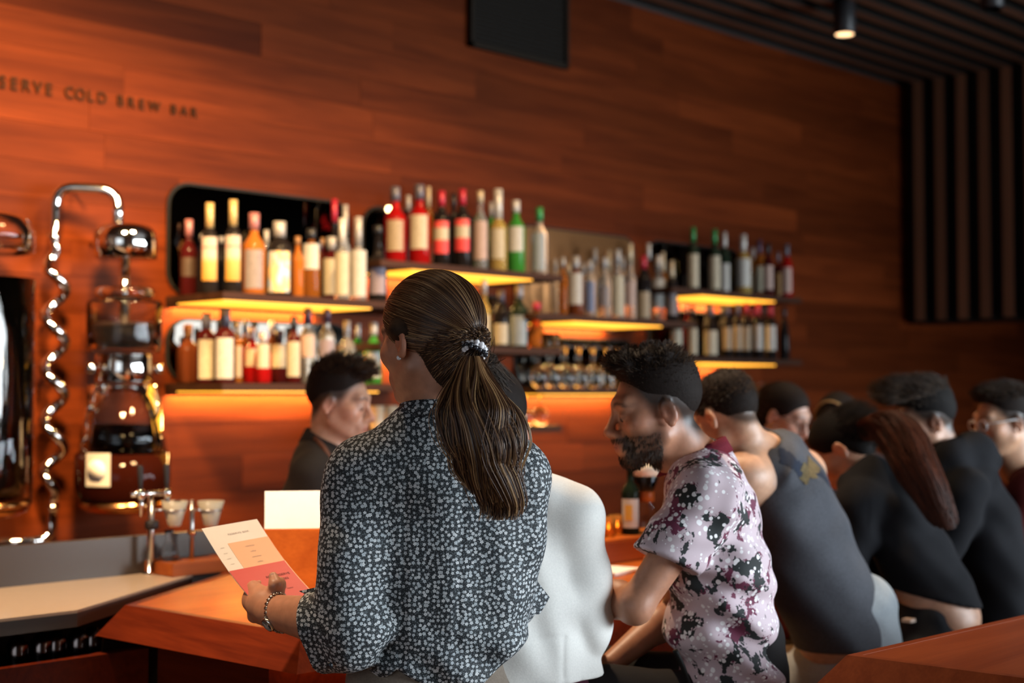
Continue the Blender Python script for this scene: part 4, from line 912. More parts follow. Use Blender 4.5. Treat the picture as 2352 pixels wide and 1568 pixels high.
# blouse
def ditsy():
    q = NT('ditsy_blouse'); uv = q.n('ShaderNodeUVMap'); S = 116.0
    mp = q.n('ShaderNodeMapping'); mp.inputs['Scale'].default_value = (S, S, 1); q.l(uv.outputs[0], mp.inputs[0])
    wn = q.n('ShaderNodeTexNoise', i_Scale=3.0); q.l(mp.outputs[0], wn.inputs['Vector'])
    def vor(scale, rnd):
        m2 = q.n('ShaderNodeVectorMath', operation='SCALE'); m2.inputs['Scale'].default_value = scale; q.l(mp.outputs[0], m2.inputs[0])
        v = q.n('ShaderNodeTexVoronoi', voronoi_dimensions='2D', feature='F1', i_Scale=1.0, i_Randomness=rnd); q.l(m2.outputs[0], v.inputs['Vector'])
        df = q.n('ShaderNodeVectorMath', operation='SUBTRACT'); q.l(m2.outputs[0], df.inputs[0]); q.l(v.outputs['Position'], df.inputs[1])
        sp = q.n('ShaderNodeSeparateXYZ'); q.l(df.outputs[0], sp.inputs[0]); sc = q.n('ShaderNodeSeparateColor'); q.l(v.outputs['Color'], sc.inputs[0])
        return v.outputs['Distance'], sp, sc
    d, sp, sc = vor(1.0, .78)
    ang = q.math('ADD', q.math('ARCTAN2', sp.outputs[1], sp.outputs[0]), q.math('MULTIPLY', sc.outputs[0], 6.0))
    pet = q.math('MULTIPLY', q.math('COSINE', q.math('MULTIPLY', ang, 5.0)), .050)
    rad = q.math('ADD', q.math('ADD', pet, .275), q.math('MULTIPLY', sc.outputs[1], .14))
    fl = q.math('MULTIPLY', q.math('SUBTRACT', rad, d), 14.0); fl = q.math('MINIMUM', q.math('MAXIMUM', fl, 0.0), 1.0)
    ring = q.math('MULTIPLY', q.math('LESS_THAN', q.math('ABSOLUTE', q.math('SUBTRACT', d, .11)), .032), .55)
    ring2 = q.math('MULTIPLY', q.math('MULTIPLY', q.math('GREATER_THAN', d, .12), q.math('GREATER_THAN', q.math('COSINE', q.math('ADD', q.math('MULTIPLY', ang, 5.0), 3.14)), .72)), .5)
    d2, sp2, sc2 = vor(2.35, 1.0)
    lf = q.math('MULTIPLY', q.math('LESS_THAN', d2, q.math('ADD', .17, q.math('MULTIPLY', sc2.outputs[0], .17))), .55)
    petal = q.mix(sc.outputs[2], (.40, .44, .46), (.62, .63, .63))
    bg = q.mix(lf, (.005, .008, .011), (.16, .19, .205))
    col = q.mix(fl, bg, q.mix(q.math('MAXIMUM', ring, ring2), petal, (.05, .06, .07)))
    q.l(col, q.b.inputs['Base Color']); q.set(Roughness=.75)
    n = q.n('ShaderNodeTexNoise', i_Scale=900.0); q.l(uv.outputs[0], n.inputs['Vector']); q.bump(n.outputs[0], .1, .0006); return q.m
M_ditsy = ditsy()
CUF = P(742, 1450, 2.665)
def fold_d(g):
    x = (g-TOR[3][0].astype(f32)); u = x@AX_R.astype(f32); v = x[..., 2]; d = x@AWAY.astype(f32)
    a = np.sin(u*46+1.6*np.sin(v*7+d*8))*np.sin(u*17+v*4+1.0)*.0062*np.clip((-v+.16)/.22, 0, 1)
    b = np.sin(v*62+u*24+2.2*np.sin(u*15))*.0062*np.clip((-v-.14)/.10, 0, 1)
    c = np.sin(v*34-u*16+d*20)*.0048*np.clip((-u-.085)/.05, 0, 1)
    pl = -.0028*np.exp(-((u-.028-.04*v)/.005)**2)-.0026*np.exp(-((u+.075-.03*v)/.006)**2)
    return a+b+c-pl*np.clip((.14-v)/.05, 0, 1)
def blouse(F):
    F.loft(TOR, w.B[:, 0], 0, 2.3)
    F.cap(TOR[0][0], SL*.94+TOR[1][0]*.06, .055, .062, .05); F.cap(TOR[0][0], SR*.94+TOR[1][0]*.06, .050, .058, .05)
    F.chain([SL, SL*.5+EL*.5-AX_R*.008, EL], [.066, .0645, .066], .022); F.cap(EL, CUF, .066, .078, .02)
    F.chain([SR, SR*.5+ER*.5, ER], [.063, .055, .047], .03); F.cap(ER, P(1186, 1386, 2.85), .046, .044, .02)
    F.op(fold_d, F.lo, F.lo+F.h*F.n, 0, 'a', 0)
    nrm = CUF-EL+AX_U*.02; nrm = -AX_R*.88+AWAY*.30-AX_U*.22
    a = (P(735, 1455, 2.67)).astype(f32); nn = (nrm/np.linalg.norm(nrm)).astype(f32)
    def cutter(g): return np.maximum(-((g-a)@nn), d_sph(g, a+nn*.05, .16))
    F.op(cutter, a-.2, a+.2, .004, 's', 0)
    F.cap(a+nn*.05, a-nn*.055, .064, .050, .006, 's')
    for c_, n_ in ((P(900, 1522, 2.62), -AX_R*.50-AX_U*.86), (P(1128, 1556, 2.62), AX_R*.62-AX_U*.78)):
        c_ = c_.astype(f32); n_ = (n_/np.linalg.norm(n_)).astype(f32)
        F.op(lambda g: np.maximum(-((g-c_)@n_), np.maximum(d_sph(g, c_+n_*.12, .22), -d_cap(g, EL, CUF, .11))), c_-.36, c_+.36, .012, 's', 0)
    F.cap(w.H(0, -.03, -.05), TOR[0][0]+np.array([0, 0, -.02]), .048, .056, .004, 's')
bb = rect_box([TOR[0][0], TOR[-1][0], SL, SR, EL, ER, CUF, P(1212, 1386, 2.85), P(755, 1560, 2.6)], .15)
def blouse_uv(V, Q):
    W = V[Q]; n = np.abs(np.cross(W[:, 2]-W[:, 0], W[:, 3]-W[:, 1])); n = np.cross(W[:, 2]-W[:, 0], W[:, 3]-W[:, 1]); n /= np.linalg.norm(n, axis=1, keepdims=True)+1e-9
    na, nr, nz = np.abs(n@AWAY), np.abs(n@AX_R), np.abs(n[:, 2])*.9; uv = np.zeros((len(Q), 4, 2))
    k = np.argmax(np.stack([na, nr, nz]), 0); q = W-TOR[3][0]
    for i, (e1, e2) in enumerate(((AX_R, ZUP), (AWAY, ZUP), (AX_R, AWAY))): m = k == i; uv[m] = np.stack([q[m]@e1+i*3.1, q[m]@e2+i*1.7], -1)
    return uv
bl, bV, bQ = w.cloth('blouse', blouse, bb, M_ditsy, .0048, blouse_uv)
# stand collar and turned cuff tabs
def ring_band(pts_a, pts_b, th, uvs=True):
    n = len(pts_a); vs = []; fs = []
    ca = np.mean(pts_a, 0)
    for p, q in zip(pts_a, pts_b):
        o = (p-ca); o = o-ZUP*(o@ZUP); o /= np.linalg.norm(o)+1e-9
        vs += [p, q, q+o*th, p+o*th]
    for i in range(n):
        j = (i+1) % n
        for k in range(4): fs.append((4*i+k, 4*i+(k+1) % 4, 4*j+(k+1) % 4, 4*j+k))
    return vs, fs
def add_uv(o, sc=1.0, ax=(None, None)):
    me = o.data; l = me.uv_layers.new(name='UVMap'); e1, e2 = ax[0] if ax[0] is not None else AX_R, ax[1] if ax[1] is not None else ZUP
    for lp in me.loops: v = np.array(me.vertices[lp.vertex_index].co); l.data[lp.index].uv = (v@e1*sc, v@e2*sc)
nb0 = P(1000, 985, 2.66); ra = []; rb_ = []
for i in range(28):
    a = 2*math.pi*i/28; dv = AX_R*math.cos(a)*.064+AWAY*math.sin(a)*.064
    ra.append(nb0+dv*1.08+np.array([0, 0, .012+.012*math.sin(a)*-1])); rb_.append(nb0+dv*.93+np.array([0, 0, .044-.012*math.sin(a)])-AX_R*.004)
vs, fs = ring_band(ra, rb_, .004); add_uv(w.child('collar', vs, fs, M_ditsy, True, bl))
def flap(name, pts, th=.003, parent=None):
    pts = [np.array(p) for p in pts]; n = np.cross(pts[1]-pts[0], pts[2]-pts[0]); n /= np.linalg.norm(n); k = len(pts)
    vs = pts+[p+n*th for p in pts]; fs = [tuple(range(k)), tuple(range(k, 2*k))[::-1]]+[(i, i+k, (i+1) % k+k, (i+1) % k) for i in range(k)]
    o = w.child(name, vs, fs, M_ditsy, False, parent); add_uv(o); return o
flap('cuff_tab', [P(686, 1357, 2.68), P(742, 1345, 2.63), P(752, 1378, 2.61), P(722, 1374, 2.65)], parent=bl)
flap('cuff_tab', [P(1228, 1326, 2.74), P(1263, 1372, 2.77), P(1240, 1410, 2.76), P(1205, 1412, 2.72), P(1205, 1350, 2.72)], parent=bl)
M_btn = mat('dark_button', (.01, .012, .016), .3)
bn = lathe('button', [(0, 0), (.0055, .0002), (.0055, .0022), (0, .003)], M_btn, bl, 14); bn.location = P(758, 1527, 2.555)-w.base; bn.rotation_euler = Vector(-AWAY).to_track_quat('Z', 'Y').to_euler()
# trousers
M_tr = cloth_mat('olive_trousers', (.20, .16, .125))
def trousers(F):
    F.loft([(P(985, 1490, 2.71), .128, .10, .10), (P(978, 1560, 2.715), .150, .11, .122), (P(985, 1640, 2.72), .165, .115, .135), (P(1003, 1760, 2.72), .175, .12, .13)], w.B[:, 0], 0)
    for s in (-1, 1):
        hip = P(1003+s*95, 1740, 2.72); kn = hip+np.array([0, 0, -.40]); an = kn+np.array([0, 0, -.36]); an[2] = max(an[2], .09); F.chain([hip, kn, an], [.092, .066, .055], .04)
w.cloth('trousers', trousers, rect_box([P(1008, 1535, 2.71), P(880, 1760, 2.7), P(1130, 1760, 2.7), np.array([*P(1003, 1740, 2.72)[:2], .10])], .19), M_tr, .011)
for s in (-1, 1):
    hip = P(1003+s*95, 1740, 2.72); bm = bmesh.new(); bmesh.ops.create_uvsphere(bm, u_segments=14, v_segments=8, radius=1)
    for v in bm.verts: v.co = Vector((hip[0]-w.base[0], hip[1]-w.base[1], .045))+Vector(AWAY)*(v.co.y*.13+.05)+Vector(AX_R)*v.co.x*.045+Vector((0, 0, max(v.co.z*.05, -.044)))
    from_bm('shoe', bm, M_black, w.o, True)
# watch
M_silver = mat('watch_steel', (.62, .56, .48), .22, 1)
fa = HW-EL; fa /= np.linalg.norm(fa); wc = HW-fa*.030; we1 = AX_U-fa*(AX_U@fa); we1 /= np.linalg.norm(we1); we2 = np.cross(fa, we1)
wt = w.child('watch_band', [wc, wc+fa*.001, wc+we1*.001], [(0, 1, 2)], M_silver)
for i in range(26):
    a = 2*math.pi*i/26; cen = wc+(we1*math.cos(a)*.0365+we2*math.sin(a)*.0335)+fa*(.010*math.cos(a)); tn = -we1*math.sin(a)+we2*math.cos(a); on = we1*math.cos(a)+we2*math.sin(a)
    bm = bmesh.new(); bmesh.ops.create_cube(bm, size=1)
    for v in bm.verts: v.co = Vector(cen-w.base+tn*v.co.x*.0062+fa*v.co.y*.0085+on*v.co.z*.0032)
    bmesh.ops.bevel(bm, geom=bm.edges[:], offset=.0009, segments=1, affect='EDGES'); from_bm('link', bm, M_silver, wt, True)
on = -we1*.50+we2*(-1 if we2@AX_R > 0 else 1)*.80; on /= np.linalg.norm(on); cw = wc+on*.0345-fa*.002
wf_ = lathe('watch_case', [(0, -.002), (.0145, -.002), (.0155, .001), (.0145, .0045), (.0125, .0052), (0, .0050)], M_silver, w.o, 26, loc=cw-w.base); wf_.rotation_euler = Vector(on).to_track_quat('Z', 'Y').to_euler()
lathe('dial', [(0, .0054), (.0120, .0054)], mat('watch_dial', (.70, .66, .58), .25), wf_, 24)
# hair: core, combed strands, ponytail
WL_LINE = [(-.13, -.135), (-.075, -.122), (-.055, -.085), (-.035, -.048), (-.018, -.024), (.006, -.014), (.022, -.010), (.040, .006), (.055, .030), (.067, .055), (.085, .085), (.12, .12)]
TIE = w.H(.004, -.128, -.020)
M_core = haircap_mat('hair_brown', (.030, .016, .009))
def wh(q):
    d = d_ell(q, (0, -.014, .031), (.0795, .1025, .0895)); d = smin(d, d_ell(q, (0, -.085, -.025), (.050, .035, .055)), .03); d = smin(d, d_ell(q, (0, -.052, -.062), (.053, .050, .066)), .03); d = smin(d, d_ell(q, (0, -.006, .012), (.0965, .042, .033)), .015)
    d = smin(d, d_cap(q, (.003, -.095, -.018), (.004, -.126, -.020), .035, .017), .02)
    return smax(d, (zl(q[..., 1], WL_LINE)-q[..., 2])*.75, .008)
hc_ = w.hair(wh, M_core, h=.004)
PC = [P(1085, 818, 2.55), P(1086, 868, 2.525), P(1092, 940, 2.505), P(1105, 1020, 2.50), P(1126, 1095, 2.505), P(1152, 1168, 2.515)]
PR = [.015, .034, .062, .070, .062, .036]
PCs = np.array(smooth_path(PC, 6)); PRs = np.interp(np.linspace(0, 5, len(PCs)), range(6), PR)
CT_ = np.clip(1.15-np.linspace(0, 1, len(PCs))**3*1.0, .1, 1)
def pony(F):
    for i in range(len(PCs)-1):
        c, r = PCs[i], PRs[i]; rr = np.array([r*.66, r*.66, r])
        F.op(lambda g: d_cap(g, PCs[i]-AX_R*PRs[i]*.26*CT_[i], PCs[i]+AX_R*PRs[i]*.26*CT_[i], PRs[i]*.20*CT_[i]), c-.12, c+.12, .006)
w.cloth('ponytail', pony, rect_box(PCs, .12), M_core, .006, parent=hc_[0])
q = NT('hair_strands_brown'); hi = q.n('ShaderNodeHairInfo')
q.l(q.ramp(hi.outputs['Random'], [(0, (.022, .009, .004)), (.35, (.060, .024, .010)), (.66, (.125, .054, .020)), (.87, (.26, .135, .052)), (1, (.42, .255, .115))]), q.b.inputs['Base Color'])
q.set(Roughness=.38); q.b.inputs['Specular IOR Level'].default_value = .45; M_strand_br = q.m
rg = np.random.RandomState(11)
def comb_strands(n, seed, tie, K=14):
    rg = np.random.RandomState(seed); out = []
    rad = np.array([.0805, .1035, .0905]); cen = np.array([0, -.014, .031]); tq = (w.M.T@(tie-w.hc)-cen)/rad; tl = np.linalg.norm(tq); td = tq/tl
    dirs = rg.randn(n*6, 3); dirs /= np.linalg.norm(dirs, axis=1, keepdims=True); pq = dirs*rad+cen; ok = pq[:, 2] > zl(pq[:, 1], WL_LINE)+.002
    dirs = dirs[ok][:n]; n = len(dirs); om = np.arccos(np.clip(dirs@td, -1, 1))[:, None]; lift = 1.0+.030*rg.rand(n)[:, None]
    # clumps give locks of one tone
    sway = rg.randn(n, 3)*.03
    pts = np.zeros((n, K, 3))
    for k in range(K):
        t = k/(K-1); s_ = (np.sin((1-t)*om)*dirs+np.sin(t*om)*td)/np.sin(om+1e-6); s_ = s_+sway*math.sin(math.pi*t); s_ /= np.linalg.norm(s_, axis=1, keepdims=True)
        rr = lift*(1+(tl-1)*t**5)+.010*math.sin(math.pi*t); pts[:, k] = (s_*rr*rad+cen)@w.M.T+w.hc
        if k == K-1: pts[:, k] = tie+rg.randn(n, 3)*.005
    return pts
q = NT('hair_strands_crown'); hi = q.n('ShaderNodeHairInfo')
q.l(q.ramp(hi.outputs['Random'], [(0, (.022, .009, .004)), (.40, (.060, .025, .010)), (.72, (.115, .050, .020)), (.92, (.25, .135, .058)), (1, (.40, .25, .12))]), q.b.inputs['Base Color'])
q.set(Roughness=.36); q.b.inputs['Specular IOR Level'].default_value = .5; M_strand_crown = q.m
def nape_strands(n, K=8):
    rg = np.random.RandomState(21); o, V, Q = hc_; N = vnormals(V, Q); q_ = w.loc(V); idx = np.where((q_[:, 2] < .0) & (q_[:, 1] < -.012))[0]; ii = rg.choice(idx, n); out = np.zeros((n, K, 3))
    for k in range(K):
        t = k/(K-1); out[:, k] = V[ii]*(1-t)+(TIE+rg.randn(n, 3)*.004)*t+N[ii]*(.0015+.018*math.sin(math.pi*t)*(1-t))
    return out
strands('strands', nape_strands(2600), .0005, M_strand_crown, hc_[0], w.base, False)
strands('strands', comb_strands(7500, 5, TIE), .00045, M_strand_crown, hc_[0], w.base, False)
def pony_strands(n, seed, K=22):
    rg = np.random.RandomState(seed); nl = 46; lock = rg.randint(0, nl, n); la = rg.rand(nl)*2*math.pi; lr = np.sqrt(rg.rand(nl)); ph = rg.rand(nl)*6.28; am = .3+rg.rand(nl); ln = .66+.42*rg.rand(nl)
    fr = rg.rand(nl)*.6+.7
    out = np.zeros((n, K, 3)); ja = rg.randn(n)*.30; jr = rg.randn(n)*.14; jl = rg.rand(n)*.14
    tt = np.linspace(0, 1, len(PCs))
    for k in range(K):
        t = np.clip(k/(K-1)*(ln[lock]-jl), 0, 1.06); c = np.stack([np.interp(t, tt, PCs[:, a]) for a in range(3)], 1); c += (t > 1)[:, None]*(t-1)[:, None]*np.array([0, 0, -.35])
        r = np.interp(t, tt, PRs); spread = np.clip((lr[lock]+jr)*(1-.25*t), 0, 1.12)
        a = la[lock]+ja*(.4+t); wv = np.sin(t*9*fr[lock]+ph[lock])*.0135*am[lock]*np.clip(t*2.2, 0, 1); wv2 = np.cos(t*7.5*fr[lock]+ph[lock]*1.7)*.006*am[lock]*t
        out[:, k] = c+AX_R*(np.cos(a)*r*spread+wv)[:, None]+AWAY*(np.sin(a)*r*.56*spread+wv2)[:, None]
    return out
strands('strands', pony_strands(9500, 8), .0007, M_strand_br, hc_[0], w.base, False)
# beaded hair tie
tie = w.child('hair_tie', [TIE, TIE+AX_R*.001, TIE+AX_U*.001], [(0, 1, 2)], M_black)
M_pearl = mat('pearl_bead', (.75, .73, .74), .25); M_bead = mat('black_bead', (.02, .02, .025), .2)
bm = bmesh.new(); bmesh.ops.create_icosphere(bm, subdivisions=2, radius=.0048); bme = bpy.data.meshes.new('bead'); bm.to_mesh(bme); bm.free(); bme.polygons.foreach_set('use_smooth', [True]*len(bme.polygons)); bme.materials.append(M_pearl)
bme2 = bme.copy(); bme2.materials.clear(); bme2.materials.append(M_bead)
tcn = PCs[0]*.7+TIE*.3; tax = PCs[3]-TIE; tax /= np.linalg.norm(tax); te1 = AX_R-tax*(AX_R@tax); te1 /= np.linalg.norm(te1); te2 = np.cross(tax, te1)
for i in range(44):
    a = 2*math.pi*i/44*3; rw = (i % 3-1)*.0058; rr = .0205+.002*math.sin(i*2.4)
    o = link('bead', bme if (i*7) % 5 < 3 else bme2, parent=tie, loc=tcn-w.base+te1*math.cos(a+i*.02)*rr+te2*math.sin(a+i*.02)*rr+tax*rw)
o = link('earring', bme, parent=w.o, loc=w.H(-.080, -.003, -.040)-w.base)
# the menu sheet in her hand
mA, mB = P(463, 1214, 2.93), P(590, 1192, 3.015); mC = P(582, 1343, 2.83)
mx = mB-mA; mwid = np.linalg.norm(mx); mx /= mwid; my = mC-mA; my -= mx*(my@mx); my /= np.linalg.norm(my); mn = np.cross(mx, my); mlen = .255
ms = thing('menu_sheet', mA, 'white, peach and red printed menu sheet held in the hand of the ponytail woman', 'menu')
def mq(u, v, o): return mx*u+my*v+mn*o
sgn = 1 if mn@AWAY < 0 else -1
def sheet(name, u0, u1, v0, v1, o0, m, th=.0006, n=8):
    vs = []; fs = []
    for i in range(n+1):
        v = v0+(v1-v0)*i/n; bend = .010*math.sin(math.pi*v/mlen)*-sgn
        for oo in (o0*sgn, (o0+th)*sgn): vs += [mq(u0, v, bend+oo), mq(u1, v, bend+oo)]
    for i in range(n):
        a, b = 4*i, 4*i+4; fs += [(a, a+1, b+1, b), (a+2, b+2, b+3, a+3), (a, b, b+2, a+2), (a+1, a+3, b+3, b+1)]
    fs += [(0, 2, 3, 1), (4*n, 4*n+1, 4*n+3, 4*n+2)]
    return mk(name, vs, fs, m, ms)
sheet('page', 0, mwid, 0, mlen, 0, mat('menu_paper', (.66, .59, .51), .6))
sheet('peach_panel', mwid*.27, mwid, .052, .135, .0008, mat('menu_peach', (.66, .36, .20), .6))
sheet('red_panel', 0, mwid*.985, .128, mlen*.99, .0016, mat('menu_red', (.50, .036, .026), .55))
sheet('peach_edge', mwid*.985, mwid, .128, mlen, .0016, mat('menu_peach', (.66, .36, .20), .6))
M_ink = mat('menu_ink', (.28, .20, .17), .7); M_ink2 = mat('menu_ink_dark', (.10, .012, .012), .7)
def words(s, u, v, size, m, o):
    t = link('text', text_me('text', s, size), m, ms); 
    Mx = Matrix((tuple(mx), tuple(-my), tuple(np.cross(mx, -my)))).transposed().to_4x4(); bend = .010*math.sin(math.pi*v/mlen)*-sgn
    Mx.translation = Vector(mq(u, v, bend+o*sgn)); t.matrix_local = Mx
words('RESERVE BAR', mwid*.55, .030, .0085, M_ink, .0012)
for i in range(4):
    words('coffee' if i % 2 else 'cold brew', mwid*.60, .070+.016*i, .0052, M_ink, .0019); words('water', mwid*.14, .062+.016*i, .004, M_ink, .0012)
words('REAL RESERVE', mwid*.70, .170, .0088, M_ink2, .0026); words('COFFEES', mwid*.70, .184, .0088, M_ink2, .0026); words('menu', mwid*.72, .214, .006, M_ink2, .0026)
# ---------------------------------------------------------------- helpers for seated guests
HIGH = [(-.13, -.030), (-.09, -.030), (-.065, -.014), (-.035, .018), (.0, .030), (.03, .038), (.050, .062), (.075, .084), (.12, .12)]
FADE = lambda q: .97*np.clip((q[:, 2]-zl(q[:, 1], MALE_LINE)+.030)/.040, 0, 1)*(q[:, 1] < .095)
def garment(p, name, TOR, sleeves, neck, m, fold=None, cuts=(), scuts=(), h=None, extra=None, neckr=.056, label=None, subs=(), uvf=None):
    """sleeves: list of (points, radii)"""
    def fn(F):
        F.loft(TOR, p.B[:, 0], 0, 2.2)
        for pts, rs in sleeves:
            F.cap(np.array(TOR[0][0])*.4+np.array(TOR[1][0])*.6, pts[0], .050, rs[0]*.95, .05); F.chain(pts, rs, .025)
        if extra: extra(F)
        if fold: F.op(fold, F.lo, F.lo+F.h*F.n, 0, 'a', 0)
        for a, b, r0, r1 in subs: F.cap(a, b, r0, r1, .006, 's')
        for c, n, rad in scuts:
            c = np.array(c); n = np.array(n); n = n/np.linalg.norm(n)
            F.op(lambda g: np.maximum(-((g-c.astype(f32))@n.astype(f32)), d_cap(g, c, c+n*.16, rad)), c-.3, c+.3, .004, 's', 0)
        for c, n, rad in cuts:
            c = np.array(c); n = np.array(n); n = n/np.linalg.norm(n)
            F.op(lambda g: np.maximum(-((g-c.astype(f32))@n.astype(f32)), d_sph(g, c+n*rad*.4, rad)), c-rad*1.4, c+rad*1.4, .004, 's', 0)
        F.cap(p.H(0, -.028, -.05), np.array(neck), neckr-.005, neckr, .004, 's')
    pts = [r[0] for r in TOR]+[q for s in sleeves for q in s[0]]
    return p.cloth(name, fn, rect_box(pts, .19), m, h or p.h*1.05, uvf, label)
def folds(o, amp=.004, fx=40, fz=50, seed=0):
    o = np.array(o, f32); a = R(seed*37)
    def fn(g):
        x = g-o; u = x@AX_R.astype(f32); v = x[..., 2]; d = x@AWAY.astype(f32)
        return amp*(np.sin(v*fz+u*13+2*np.sin(u*fx*.4+d*9+a)+a)*.55+np.sin(u*fx+v*9+2*np.sin(v*11+a))*.4+np.sin((u+v)*fx*1.7+d*20)*.25)
    return fn
def legs(p, name, pelvis, m, yaw=None, reach=.42, spread=.10, top=.135, drop=.05, wr=.165, fr=.115, bk=.125, shoe=True):
    B = frame(yaw) if yaw is not None else p.B; FWD[0] = B[:, 1]; pv = np.array(pelvis, float); pts = [pv+ZUP*top, pv-ZUP*.12]; ch = []
    for s in (-1, 1):
        hip = pv+B[:, 0]*s*.085-ZUP*.015; kn = hip+B[:, 1]*reach+B[:, 0]*s*(spread-.05)-ZUP*drop; an = kn-B[:, 1]*.10-ZUP*.36; an[2] = max(an[2], .24); ch.append((hip, kn, an)); pts += [kn, an]
    def fn(F):
        F.loft([(pv+ZUP*top, wr*.93, fr, bk*.9), (pv, wr, fr, bk), (pv-ZUP*.07, wr*.9, fr*.9, bk*.9)], B[:, 0], 0)
        for hip, kn, an in ch: F.chain([hip, kn, an], [.092, .068, .052], .04)
        F.op(folds(pv, .0035, 55, 40, 3), F.lo, F.lo+F.h*F.n, 0, 'a', 0)
    o = p.cloth(name, fn, rect_box(pts, .17), m, max(p.h, .009))
    if shoe:
        for hip, kn, an in ch:
            bm = bmesh.new(); bmesh.ops.create_uvsphere(bm, u_segments=12, v_segments=8, radius=1)
            for v in bm.verts: v.co = Vector(an-p.base+B[:, 1]*(.045+v.co.y*.125)+B[:, 0]*v.co.x*.045+ZUP*(max(v.co.z*.05, -.03)-.03))
            from_bm('shoe', bm, M_black, p.o, True)
    return pv
def facepatch(p, name, V, Q, mask, m, off=.0018, label=None, parent=None):
    q = Q[mask]; ids, inv = np.unique(q, return_inverse=True); N = vnormals(V, Q); VV = V[ids]+N[ids]*off
    o = np_mesh(name, VV, inv.reshape(q.shape), m, parent or p.o, p.base)
    if label: o['label'] = label
    return o
def standlegs(p, pts, m):
    pv = np.array(pts); FWD[0] = p.B[:, 1]
    def fn(F):
        F.loft([(pv+ZUP*.06, .155, .11, .115), (pv-ZUP*.08, .165, .115, .125)], p.B[:, 0], 0)
        for s in (-1, 1): hip = pv+p.B[:, 0]*s*.085-ZUP*.08; F.chain([hip, np.array([hip[0], hip[1], .48]), np.array([hip[0], hip[1], .08])], [.088, .062, .05], .04)
    p.cloth('trousers', fn, rect_box([pv+ZUP*.1, np.array([pv[0], pv[1], .08])], .2), m, .011)
    for s in (-1, 1):
        hip = pv+p.B[:, 0]*s*.085; bm = bmesh.new(); bmesh.ops.create_uvsphere(bm, u_segments=12, v_segments=8, radius=1)
        for v in bm.verts: v.co = Vector(np.array([hip[0], hip[1], .045])-p.base+p.B[:, 1]*(.045+v.co.y*.125)+p.B[:, 0]*v.co.x*.045+ZUP*max(v.co.z*.05, -.044))
        from_bm('shoe', bm, M_black, p.o, True)
STOOL = []
M_stool = mat('stool_steel', (.05, .045, .04), .4, .8); M_seat = mat('stool_leather', (.10, .04, .02), .5)
def stool(x, y, top, label):
    t = thing('bar_stool', (x, y, 0), label, 'stool', 'stools along the bar')
    lathe('seat', [(0, top-.05), (.15, top-.05), (.165, top-.03), (.16, top-.008), (.13, top), (0, top)], M_seat, t, 24)
    for a in (45, 135, 225, 315):
        c, s = math.cos(R(a)), math.sin(R(a)); tube('leg', [(c*.12, s*.12, top-.05), (c*.19, s*.19, 0)], .012, M_stool, t, 8)
    tube('foot_ring', [(math.cos(R(a))*.172, math.sin(R(a))*.172, .21) for a in range(0, 361, 20)], .009, M_stool, t, 6)
    return t

# ---------------------------------------------------------------- woman in the white jacket
p = Person('person seated between blouse woman and floral shirt, dark hair in a bun, white jacket', P(1122, 968, 3.0), -32, 12, 15, h=.0058, skin=(.50, .26, .17), fem=True)
TJ = [(P(1150, 1112, 3.0), .085, .06, .055), (P(1155, 1150, 3.0), .150, .075, .07), (P(1160, 1235, 3.0), .178, .11, .10), (P(1165, 1380, 3.0), .185, .12, .115), (P(1166, 1480, 3.0), .190, .125, .12), (P(1166, 1575, 3.0), .200, .13, .13)]
SRj, ERj, WRj = P(1322, 1192, 3.0), P(1350, 1432, 3.02), P(1310, 1440, 3.26); SLj, ELj, WLj = P(990, 1185, 3.03), P(965, 1420, 3.05), P(1000, 1430, 3.28)
p.body(P(1150, 1112, 3.0), TJ, [(SLj, ELj, WLj), (SRj, ERj, WRj)], armr=.9, shrink=.028)
M_jacket = cloth_mat('white_jacket', (.80, .78, .73), .9, .10)
jo = P(1165, 1380, 3.0).astype(f32)
def jfold(g):
    x = g-jo; u = x@AX_R.astype(f32); v = x[..., 2]; d = x@AWAY.astype(f32)
    s = .0030*np.exp(-((v+.062)/.0035)**2)*(u < .12)+.0030*np.exp(-((u-.118-.02*v)/.0035)**2)*(v < -.06)+.0022*np.exp(-((v+.172)/.004)**2)
    return s+.0035*np.sin(v*30+u*26+2*np.sin(u*20+d*10))+.003*np.sin(u*70+v*12+2*np.sin(v*14))*np.clip((.05-v)/.1, 0, 1)
def jx(F): F.cap(P(1150, 1105, 2.985), P(1150, 1125, 2.99), .062, .070, .02)
garment(p, 'jacket', TJ, [([SRj, SRj*.5+ERj*.5, ERj, P(1338, 1462, 3.22)], [.058, .056, .054, .046]), ([SLj, SLj*.5+ELj*.5, ELj, P(985, 1445, 3.24)], [.058, .056, .054, .046])], P(1150, 1105, 3.0), M_jacket, jfold,
        [(P(1166, 1554, 3.0), -ZUP, .36)], extra=jx, neckr=.05)
legs(p, 'trousers', P(1165, 1640, 3.02), cloth_mat('maroon_trousers', (.05, .010, .020)), wr=.175, bk=.145)
def bunhair(q):
    d = d_ell(q, (0, -.016, .032), (.080, .102, .088)); d = smin(d, d_ell(q, (0, -.052, -.045), (.052, .045, .055)), .03)
    d = smax(d, (zl(q[..., 1], [(-.13, -.10), (-.06, -.085), (-.04, -.035), (-.02, -.008), (.02, .0), (.05, .03), (.085, .085), (.12, .12)])-q[..., 2])*.75, .008)
    b = d_ell(q, (.012, -.070, .108), (.034, .034, .030)); b = b+.004*np.sin(q[..., 0]*150+q[..., 2]*190+q[..., 1]*120); return smin(d, b, .012)
hh = p.hair(bunhair, M_cap_dbrown); p.fuzz(hh, 2600, lambda q: np.full(len(q), .045), lambda x: np.array([-x[0], -.11-x[1], .09-x[2]])/.12, M_strand_dbrown, K=5, rad=.0007, jit=.25)
